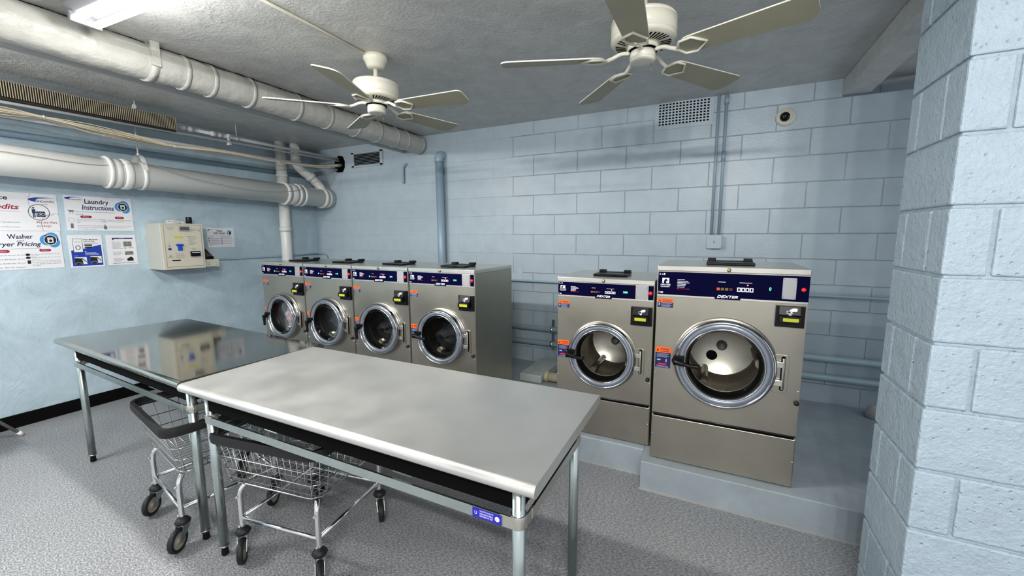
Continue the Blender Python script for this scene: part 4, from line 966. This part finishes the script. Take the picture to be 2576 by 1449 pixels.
o = b.build('drain_hose', M_yellowpipe); recentre(o, (3.85, -.52, .20)); tag(o, 'short cream drain pipe from the curb to the smaller washer', 'pipe')
b = MB(); b.lathe([(.0001, .085), (.03, .083), (.055, .068), (.066, .04), (.068, .022)], (6.19, -.16, ZP), 'z', 28); b.lathe([(.070, .022), (.072, 0), (.0001, 0)], (6.19, -.16, ZP), 'z', 28)
o = b.build('drain_fitting', mat('off_white_cap', (.62, .62, .58), .35)); recentre(o, (6.19, -.16, ZP)); tag(o, 'round off-white capped pipe fitting on the concrete base by the column', 'pipe cap')

# ------------------------------------------------------------------ posters on the left wall
def poster(name, y0, y1, zb, zt, label, paper=M_whitep, tilt=0):
    t = thing(name, label, 'sign', (.003, (y0 + y1) / 2, (zb + zt) / 2), 'printed notices on the left wall')
    b = MB(); b.box(-.001, .0030, y0, y1, zb, zt); b.build('paper', paper, t)
    w, h = y1 - y0, zt - zb
    P = lambda u, v, e=0: (.0034 + e, y0 + u * w, zt - v * h)
    return t, P, w, h
class PP:
    """flat print on a poster; u right, v down in 0..1"""
    def __init__(s, P, lvl=0): s.P = P; s.l = lvl * .0003; s.b = MB(); s.b.flat = True
    def rect(s, u0, u1, v0, v1): s.b.add([s.P(u0, v1, s.l), s.P(u1, v1, s.l), s.P(u1, v0, s.l), s.P(u0, v0, s.l)], [(0, 1, 2, 3)]); return s
    def poly(s, pts): s.b.add([s.P(u, v, s.l) for u, v in pts], [tuple(range(len(pts)))[::-1]]); return s
    def ell(s, u, v, ru, rv, n=28): return s.poly([(u + ru * math.cos(2 * PI * i / n), v + rv * math.sin(2 * PI * i / n)) for i in range(n)])
    def ring(s, u, v, ru, rv, tu=.008, a0=0, a1=2 * PI, n=36):
        k = rv / ru
        for i in range(n):
            a, c = a0 + (a1 - a0) * i / n, a0 + (a1 - a0) * (i + 1) / n
            s.b.add([s.P(u + ru * math.cos(a), v + rv * math.sin(a), s.l), s.P(u + ru * math.cos(c), v + rv * math.sin(c), s.l), s.P(u + (ru - tu) * math.cos(c), v + (rv - tu * k) * math.sin(c), s.l), s.P(u + (ru - tu) * math.cos(a), v + (rv - tu * k) * math.sin(a), s.l)], [(0, 1, 2, 3)])
        return s
    def text(s, body, u0, u1, v0, v1, shear=0, bold=.0): s.b.text(body, lambda a, c: s.P(a, -c, s.l), u0, u1, -v1, -v0, shear, bold); return s
    def done(s, name, m, t): return s.b.build(name, m, t)
def swoosh(pp, u, v, s, k):
    pts = [(0, .35), (.06, .15), (.25, .02), (.6, -.02), (1.0, .02), (.62, .06), (.36, .16), (.25, .35), (.26, .62), (.12, .55)]
    pp.poly([(u + a * s, v + c * s * k) for a, c in pts])
def washericon(t, P, u, v, ru, rv):
    p = PP(P, 0); p.ell(u - ru * .55, v, ru * .95, rv * .95); p.ell(u + ru * .2, v - rv * .35, ru * 1.0, rv * 1.0); p.ell(u + ru * .45, v + rv * .45, ru * .9, rv * .9); p.done('blue_swirl', M_inksky, t)
    p = PP(P, 1); p.ell(u, v, ru * .95, rv * .95); p.done('icon_rim', M_whitep, t)
    p = PP(P, 2); p.ell(u, v, ru * .84, rv * .84); p.done('icon_disc', M_ink, t)
    p = PP(P, 3); p.rect(u - ru * .42, u + ru * .42, v - rv * .45, v + rv * .5); p.done('washer_symbol', M_whitep, t)
    p = PP(P, 4); p.ell(u + ru * .02, v + rv * .12, ru * .24, rv * .24); p.rect(u - ru * .35, u + ru * .35, v - rv * .28, v - rv * .24); p.done('symbol_drum', M_ink, t)

# 1 credits poster (partly out of frame)
t, P, w, h = poster('laundry_poster', -2.99, -2.540, 1.593, 1.897, 'upper left wide notice about service credits, partly cut by the frame')
p = PP(P, 1); p.text('Service', .05, .40, .085, .20, 0, .02); p.ring(.755, .50, .135, .215, .008); p.done('title_text', M_ink, t)
p = PP(P, 1); p.text('Credits', .10, .52, .305, .44, .25, .02); p.text('We are Here', .70, .97, .735, .80); p.text('to Help!', .705, .885, .84, .91); p.done('red_text', M_inkred, t)
p = PP(P, 1); p.ring(.84, .22, .20, .38, .004, R(60), R(215)); p.ring(.95, .85, .19, .33, .004, R(150), R(290)); p.rect(.10, .53, .49, .495)
p.text('lost items or laundry.costs', .10, .50, .76, .80); p.text('refund laundry.costs', .10, .50, .88, .92); p.done('grey_text', M_inkg, t)
p = PP(P, 1); swoosh(p, .64, .10, .36, .55); p.done('logo_swoosh', M_inkblue, t)
p = PP(P, 2); p.text('SkyLaundry', .735, .965, .165, .25); p.rect(.80, .88, .28, .287); p.done('logo_text', M_inknavy, t)
p = PP(P, 2); p.ell(.69, .385, .014, .022); p.rect(.668, .712, .42, .53); p.rect(.675, .688, .53, .64); p.rect(.692, .705, .53, .64); p.rect(.718, .83, .475, .62); p.done('person_symbol', M_inknavy, t)
p = PP(P, 3); p.ring(.745, .55, .022, .035, .006); p.ring(.80, .55, .022, .035, .006); p.rect(.771, .774, .48, .61); p.done('washers_symbol', M_whitep, t)
# 2 instructions
t, P, w, h = poster('laundry_poster', -2.497, -2.043, 1.598, 1.900, 'wide laundry instructions notice in the upper row on the left wall')
p = PP(P, 1); p.text('Laundry', .285, .64, .085, .255, 0, .015); p.text('Instructions', .235, .715, .25, .395, .25, .015); p.done('title_text', M_inknavy, t)
p = PP(P, 1); swoosh(p, .01, .04, .26, .5); p.done('logo_swoosh', M_inkblue, t)
p = PP(P, 2); p.text('SkyLaundry', .08, .25, .09, .13); p.done('logo_text', M_inknavy, t)
washericon(t, P, .855, .27, .085, .14)
p = PP(P, 1); p.text('Leave the carts in the laundry room, do not', .14, .72, .435, .48); p.text('remove.', .14, .25, .51, .545)
for i, (ln, a, c) in enumerate((('Do not overfill machines; liquid detergent', .145, .52), ('dispenser. Powder for HE / top load only', .145, .53), ('ONLY.', .145, .19), ('Detergent Pods must be deposited', .145, .53), ('in the washer drum NOT placed in', .145, .53), ('the detergent dispenser.', .145, .42))):
    vv = .655 + (i % 3) * .05 + (.19 if i > 2 else 0); p.text(ln, a, c, vv, vv + .026)
for i, (ln, a, c) in enumerate((('Clean lint screens and remove', .60, .96), ('the items from dryer.', .60, .84), ('Dryer sheets only in dryer; No plastic', .60, .96), ('and never damaged items.', .60, .88))):
    vv = .665 + (i % 2) * .05 + (.18 if i > 1 else 0); p.text(ln, a, c, vv, vv + .026)
p.ring(.545, .70, .036, .055, .004); p.ring(.07, .70, .045, .06, .003); p.rect(.05, .09, .80, .93)
p.poly([(.545, .80), (.56, .86), (.578, .87), (.57, .95), (.548, .965), (.525, .95), (.52, .88), (.532, .87)])
p.text('x', .53, .56, .675, .725, 0, .03); p.poly([(.03, .40), (.05, .42), (.12, .42), (.115, .47), (.055, .47)]); p.rect(.06, .07, .49, .52); p.rect(.10, .11, .49, .52)
p.done('body_text', M_inkg, t)
p = PP(P, 1); p.poly([(q[0], q[1]) for q in rrect(.20, .365, .565, .635, .03, 3)]); p.poly(rrect(.71, .855, .565, .635, .03, 3)); p.done('red_pills', M_inkred, t)
p = PP(P, 2); p.text('Washers', .235, .33, .583, .617); p.text('Dryers', .745, .82, .583, .617); p.done('pill_text', M_whitep, t)
# 3 pricing
t, P, w, h = poster('laundry_poster', -3.01, -2.546, 1.282, 1.590, 'wide washer and dryer pricing notice, lower left and cut by the frame')
p = PP(P, 1); p.text('Washer', .36, .655, .08, .20, 0, .015); p.text('and', .46, .545, .232, .265, .2); p.text('Dryer Pricing', .175, .745, .28, .43, .25, .015); p.done('title_text', M_inknavy, t)
washericon(t, P, .865, .235, .088, .15)
p = PP(P, 1); p.rect(.10, .745, .455, .46)
for i in range(4):
    vv = .61 + i * .105; p.text(('Washer $1.50 per 20 min', 'Medium $3.50 per 20 min', 'Large $4.00 per 20 min', 'Add $0.25 Super')[i], .18, .53, vv, vv + .035)
for i, ln in enumerate(('Double Load  $2.00 per 8 min', 'dry cycle.', 'Single Dryer $1.00 per 8 min', 'dry cycle.', 'New Laundry Cards, $5.00 per card,', 'Min Machine Deposit Cash min $1.00', 'and Max $20.00 - Credit / Debit Card', 'Min $10.00')):
    vv = .60 + i * .044; p.text(ln, .605, .60 + (.36 if len(ln) > 12 else .10), vv, vv + .025)
p.done('body_text', M_inkg, t)
p = PP(P, 1); p.ell(.565, .62, .028, .033); p.ell(.565, .70, .028, .033); p.rect(.55, .59, .77, .86)
p.done('price_symbols', M_ink, t)
p = PP(P, 1); p.poly(rrect(.19, .365, .485, .555, .03, 3)); p.poly(rrect(.71, .855, .475, .545, .03, 3)); p.done('red_pills', M_inkred, t)
p = PP(P, 2); p.text('Washers', .235, .33, .50, .538); p.text('Dryers', .742, .825, .492, .53); p.done('pill_text', M_whitep, t)
# 4 app notice
t, P, w, h = poster('app_notice', -2.505, -2.285, 1.273, 1.558, 'square white and blue app notice with two dryer pictures, lower row')
p = PP(P, 1); p.poly([(.05, .95), (.05, .47), (.33, .44), (.95, .30), (.95, .95)]); p.done('blue_field', M_inkblue, t)
p = PP(P, 2); p.poly(rrect(.12, .40, .11, .53, .03, 3)); p.rect(.44, .49, .50, .52)
for q in range(3): p.rect(.44, .86 - .08 * (q == 0), .545 + q * .03, .556 + q * .03)
p.text('Start', .12, .24, .625, .645); p.text('Check', .58, .72, .61, .63); p.rect(.12, .47, .68, .90); p.rect(.58, .92, .66, .88); p.done('white_parts', M_whitep, t)
p = PP(P, 3); p.ring(.26, .32, .001, .001, .0005); p.text('Start Machines', .44, .87, .12, .155, 0, .02); p.text('with an App', .44, .77, .175, .21, 0, .02); p.rect(.44, .86, .245, .252); p.poly(rrect(.45, .68, .29, .335, .015, 3)); p.poly(rrect(.45, .68, .355, .395, .015, 3))
for q in ((.12, .40, .11, .118), (.12, .40, .522, .53), (.12, .13, .11, .53), (.39, .40, .11, .53)): p.rect(*q)
p.text('welcome', .17, .35, .19, .22); p.ring(.26, .38, .075, .065, .02); p.done('phone_print', M_ink, t)
p = PP(P, 3); p.poly([(.12, .70), (.33, .72), (.36, .90), (.12, .90)]); p.poly([(.58, .68), (.78, .70), (.80, .88), (.58, .88)]); p.done('picture_dark', M_ink, t)
p = PP(P, 4); p.ring(.22, .92, .12, .09, .03, R(185), R(355), 14); p.ring(.68, .90, .12, .09, .03, R(185), R(355), 14); p.poly([(.30, .72), (.34, .70), (.46, .82), (.45, .85)]); p.poly([(.75, .70), (.79, .68), (.91, .80), (.90, .83)]); p.done('picture_grey', M_inkphoto, t)
# 5 instruction sheet
t, P, w, h = poster('instruction_sheet', -2.257, -2.042, 1.279, 1.560, 'small white instruction sheet with grey pictures, right of the app notice')
p = PP(P, 1); p.rect(.20, .90, .095, .135); p.poly([(.19, .13), (.26, .13), (.22, .18)]); p.rect(.14, .90, .935, .945); p.done('navy_bars', mat('navy_bar', (.02, .03, .14), .5), t)
p = PP(P, 2); p.text('START HERE', .43, .60, .105, .125); p.done('bar_text', M_whitep, t)
p = PP(P, 1); 
for ln, vv in (('How to Start', .23), ('How to Pay', .56), ('Service', .775)): p.text(ln, .18, .45, vv, vv + .022, 0, .03)
for q in range(7): p.rect(.18, .52 - .05 * (q % 3), .285 + q * .027, .292 + q * .027)
for q in range(3): p.rect(.18, .53 - .06 * q, .60 + q * .03, .607 + q * .03)
for q in range(3): p.rect(.18, .53 - .06 * q, .815 + q * .03, .822 + q * .03)
p.rect(.57, .64, .43, .455); p.rect(.72, .90, .43, .445); p.done('body_text', M_inkg, t)
p = PP(P, 1); p.rect(.56, .84, .22, .39); p.rect(.58, .87, .55, .67); p.done('pictures', M_inkphoto, t)
p = PP(P, 2); p.poly([(.62, .80), (.68, .78), (.72, .75), (.80, .74), (.85, .80), (.85, .875), (.64, .875)]); p.done('machine_symbol', M_ink, t)
# 6 value add center notice
t, P, w, h = poster('payment_notice', -1.413, -1.130, 1.423, 1.640, 'small value add center notice right of the beige payment machine')
p = PP(P, 1); swoosh(p, .02, .09, .24, .4); p.text('Value', .33, .56, .11, .20, 0, .02); p.text('Add Center', .23, .68, .225, .315, .2, .02)
p.rect(.13, .78, .385, .39); p.text('Cash ($$)', .03, .20, .45, .49, 0, .02); p.text('Debit / Credit Card ($)', .50, .83, .45, .49, 0, .02)
for i in range(4):
    if i < 3: p.ell(.055, .55 + i * .09, .022, .028)
    p.ell(.515, .55 + i * .09, .022, .028)
    p.rect(.09, .46 - .03 * (i % 2), .545 + i * .09, .556 + i * .09); p.rect(.55, .94 - .06 * (i % 2), .545 + i * .09, .556 + i * .09)
    p.rect(.12, .46, .575 + i * .09, .582 + i * .09)
p.text('ADD', .04, .12, .85, .88); p.done('title_text', M_inknavy, t)
p = PP(P, 1); p.ell(.83, .25, .095, .135); p.done('blue_swirl', M_inksky, t)
p = PP(P, 2); p.ell(.85, .25, .075, .11); p.done('icon_rim', M_whitep, t)
p = PP(P, 3); p.rect(.81, .89, .18, .34); p.done('phone_symbol', M_inknavy, t)

# ------------------------------------------------------------------ payment machine on the wall
KX, Ky0, Ky1, Kz0, Kz1 = .28, -1.957, -1.592, 1.221, 1.672
t = thing('payment_machine', 'beige wall mounted card vending machine with blue card slot', 'payment machine', (.14, (Ky0 + Ky1) / 2, Kz0))
b = MB(); b.box(-.001, KX, Ky0, Ky1, Kz0, Kz1); b.build('cabinet', M_creamside, t, .004)
b = MB(); b.box(KX, KX + .003, Ky0 + .002, Ky1 - .002, Kz0 + .002, Kz1 - .002); b.build('front_frame', M_cream, t, .001)
F_ = lambda u, v, e=0: (KX + .0045 + e, Ky0 + .030 + u * (Ky1 - Ky0 - .05), Kz1 - .018 - v * (Kz1 - Kz0 - .045))
b = MB(); p0 = F_(0, 1); p1 = F_(1, 0); b.box(KX + .003, KX + .0042, p0[1] - .003, p1[1] + .003, p0[2] - .003, p1[2] + .003); b.build('door_gap', M_inkg, t)
b = MB(); b.box(KX + .0042, KX + .0046, p0[1], p1[1], p0[2], p1[2]); dpl = b.build('door_plate', M_cream, t)
fw, fh = p1[1] - p0[1], p1[2] - p0[2]
def fb(u0, u1, v0, v1, dpt, name, m, par=t, bev=.001, e0=.0):
    b = MB(); a, c = F_(u0, v1), F_(u1, v0); b.box(KX + .0046 + e0, KX + .0046 + e0 + dpt, a[1], c[1], a[2], c[2]); return b.build(name, m, par, bev)
lk = fb(.385, .665, .03, .135, .012, 'lock_bar', M_ss_trim); fb(.40, .65, .04, .115, .003, 'lock_face', mat('grey_face', (.14, .16, .18), .3, .5), lk, .0, .012)
fb(.25, .47, .265, .305, .002, 'lcd_strip', M_lcd)
sl = fb(.27, .46, .46, .495, .014, 'card_slot', M_inkblue); fb(.31, .43, .495, .61, .010, 'slot_tongue', mat('bright_blue', (.01, .10, .55), .4), sl)
rd_ = fb(.64, .90, .64, .76, .020, 'coin_reader', M_black); fb(.66, .88, .665, .675, .001, 'reader_print', M_white, rd_, 0, .020)
b = MB(); c0 = F_(.075, .73); b.lathe([(.0001, .012), (.007, .010), (.009, 0)], (c0[0], c0[1], c0[2]), 'x', 16); b.build('push_button', M_chrome, t)
b = MB(); q0, q1 = F_(.13, .865), F_(.36, .835); b.prism(rrect(q0[1], q1[1], q0[2], q1[2], .005, 3), lambda p, q, hh: (hh, p, q), KX + .0046, KX + .0052); b.build('receipt_slot', M_blackm, t)
class P2(PP):
    pass
p = PP(F_, 1); p.text('VALUE ADD', .06, .26, .045, .07); p.text('CENTER', .09, .24, .085, .11); p.text('DebitCardVending', .68, .90, .095, .125); p.text('INSTRUCTIONS', .60, .84, .265, .29, 0, .02)
for q in range(6): p.rect(.62, .86 - .05 * (q % 3), .32 + q * .03, .327 + q * .03)
p.text('CARD IN HERE', .29, .44, .425, .44); p.text('INSERT BILLS', .68, .82, .56, .58); p.text('FACE UP', .70, .80, .59, .605); p.poly([(.74, .615), (.76, .615), (.75, .635)])
p.text('TO BUY NEW CARD', .22, .43, .68, .70); 
for q in range(4): p.rect(.24, .50 - .04 * (q % 2), .715 + q * .025, .721 + q * .025)
p.text('NEW CARD', .02, .15, .765, .785); p.rect(.68, .90, .79, .796); p.ring(.10, .50, .045, .055, .004); p.rect(.07, .13, .44, .443); p.rect(.09, .11, .48, .52)
p.poly([(.93, .08), (.97, .11), (.95, .12), (.97, .16), (.92, .12), (.94, .11)])
p.done('panel_print', M_inkg, t); p = PP(F_, 1); p.rect(.06, .145, .55, .60); p.done('card_symbol', M_inkblue, t)
# things on top of it
b = MB(); b.tube(smoothpath([(.14, -1.645, Kz1), (.14, -1.645, Kz1 + .07)], 2), .026, 24, rs=None)
o = b.build('antenna_cylinder', M_black, None, .003); recentre(o, (.14, -1.63, Kz1)); o.location = (.14, -1.645 + .02, Kz1); tag(o, 'short black cylinder standing on top of the payment machine', 'device')
b = MB(); rnd = random.Random(5)
for i in range(5):
    pts = [(.16 + rnd.uniform(-.012, .012) + .03 * math.sin(a), -1.79 + .055 * math.cos(a) + rnd.uniform(-.004, .004), Kz1 + .006 + i * .005 + .006 * math.sin(2 * a + i)) for a in [2 * PI * k / 14 for k in range(14)]]
    b.tube(pts, .0045, 6, closed=True)
b.tube(smoothpath([(.18, -1.74, Kz1 + .02), (.19, -1.725, Kz1 + .015), (.2, -1.71, Kz1 + .007)], 3), .005, 6)
o = b.build('coiled_cable', M_conduit); recentre(o, (.16, -1.79, Kz1)); tag(o, 'coiled white cable lying on top of the payment machine', 'cable')
# card terminal beside it
t = thing('card_terminal', 'black card keypad on a beige wall bracket right of the payment machine', 'card terminal', (.15, -1.51, 1.23))
b = MB(); b.box(-.001, .25, -1.572, -1.447, 1.226, 1.303); br_ = b.build('bracket', M_cream, t, .004)
for yy in (-1.545, -1.475): b = MB(); b.lathe([(.0001, .008), (.006, .006), (.008, 0)], (.25, yy, 1.250), 'x', 14); b.build('lock', M_chrome, t)
p = PP(lambda u, v, e=0: (.2506 + e, -1.572 + .125 * u, 1.303 - .077 * v)); p.text('RESET', .12, .32, .42, .50); p.text('CANCEL', .66, .88, .42, .50); p.done('bracket_print', M_inkred, br_)
b = MB(); b.prism([(.24, 1.304), (.245, 1.325), (.10, 1.415), (.06, 1.40), (.10, 1.304)], lambda p, q, hh: (p, hh, q), -1.570, -1.490); kp = b.build('keypad', M_black, t, .004)
b = MB()
for i in range(3):
    for j in range(3):
        q = .15 + i * .24; x_ = .243 - q * .10; z_ = 1.329 + q * .062; yy = -1.556 + j * .020; b.box(x_ - .006, x_ + .006, yy, yy + .012, z_ - .002, z_ + .0035)
b.build('keys', mat('key_grey', (.35, .2, .18), .5), kp)

# ------------------------------------------------------------------ folding chair at the left edge (only a foot shows)
t = thing('folding_chair', 'grey metal folding chair leg with white rubber tip at the left edge', 'chair', (.43, -3.5, 0))
mtube = mat('grey_tube', (.28, .27, .26), .4, .6)
def ch_leg(a, c, name, back=None):
    b = MB(); b.tube([a, c], .011, 12)
    l = b.build(name, mtube, t); av, cv = Vector(a), Vector(c); dd_ = (av - cv).normalized()
    b = MB(); b.tube([av - dd_ * .03, av + dd_ * .006], .0145, 14); b.build('rubber_tip', M_pale, l)
for q, (xa, xb) in enumerate(((.255, .245), (.62, .62))):
    yo = -.30 * q
    ch_leg((xa, -2.984 + yo, .015), (xb, -3.29 + yo * .2, .45), 'front_leg'); ch_leg((xb, -3.95, .015), (xb, -3.64, .45), 'rear_leg')
    b = MB(); b.tube([(xb, -3.64, .45), (xb, -3.72, .84)], .011, 12); b.build('back_post', mtube, t)
b = MB(); b.box(.245, .62, -3.66, -3.29, .445, .462); b.build('seat', mtube, t, .006)
b = MB(); b.box(.245, .62, -3.72, -3.70, .66, .84); b.build('backrest', mtube, t, .006)

# ------------------------------------------------------------------ world, camera, colour
w = bpy.data.worlds.new('World'); bpy.context.scene.world = w; w.use_nodes = True
bg = w.node_tree.nodes['Background']; bg.inputs[0].default_value = (.93, .95, 1.0, 1); bg.inputs[1].default_value = .98

cam = bpy.data.cameras.new('Camera'); co = bpy.data.objects.new('Camera', cam); COL.objects.link(co)
cam.sensor_width = 36; cam.sensor_fit = 'HORIZONTAL'; cam.lens = 36 * 1022.9861 / 2576; cam.clip_start = .02; cam.clip_end = 60
Rv = Vector((0.89658689, 0.44285948, -0.0027265)); Uv = Vector((-0.05427107, 0.11597988, 0.99176777)); Fv = Vector((-0.43952998, 0.88905801, -0.1280205))
M = Matrix(((Rv.x, Uv.x, -Fv.x, 5.0265), (Rv.y, Uv.y, -Fv.y, -3.9815), (Rv.z, Uv.z, -Fv.z, 1.5443), (0, 0, 0, 1)))
co.matrix_world = M
bpy.context.scene.camera = co
sc = bpy.context.scene
sc.view_settings.view_transform = 'Standard'
sc.view_settings.look = 'None'
sc.view_settings.exposure = 0.2
sc.view_settings.gamma = 0.88
sc.cycles.use_denoising = True
sc.cycles.max_bounces = 8
sc.cycles.caustics_reflective = False
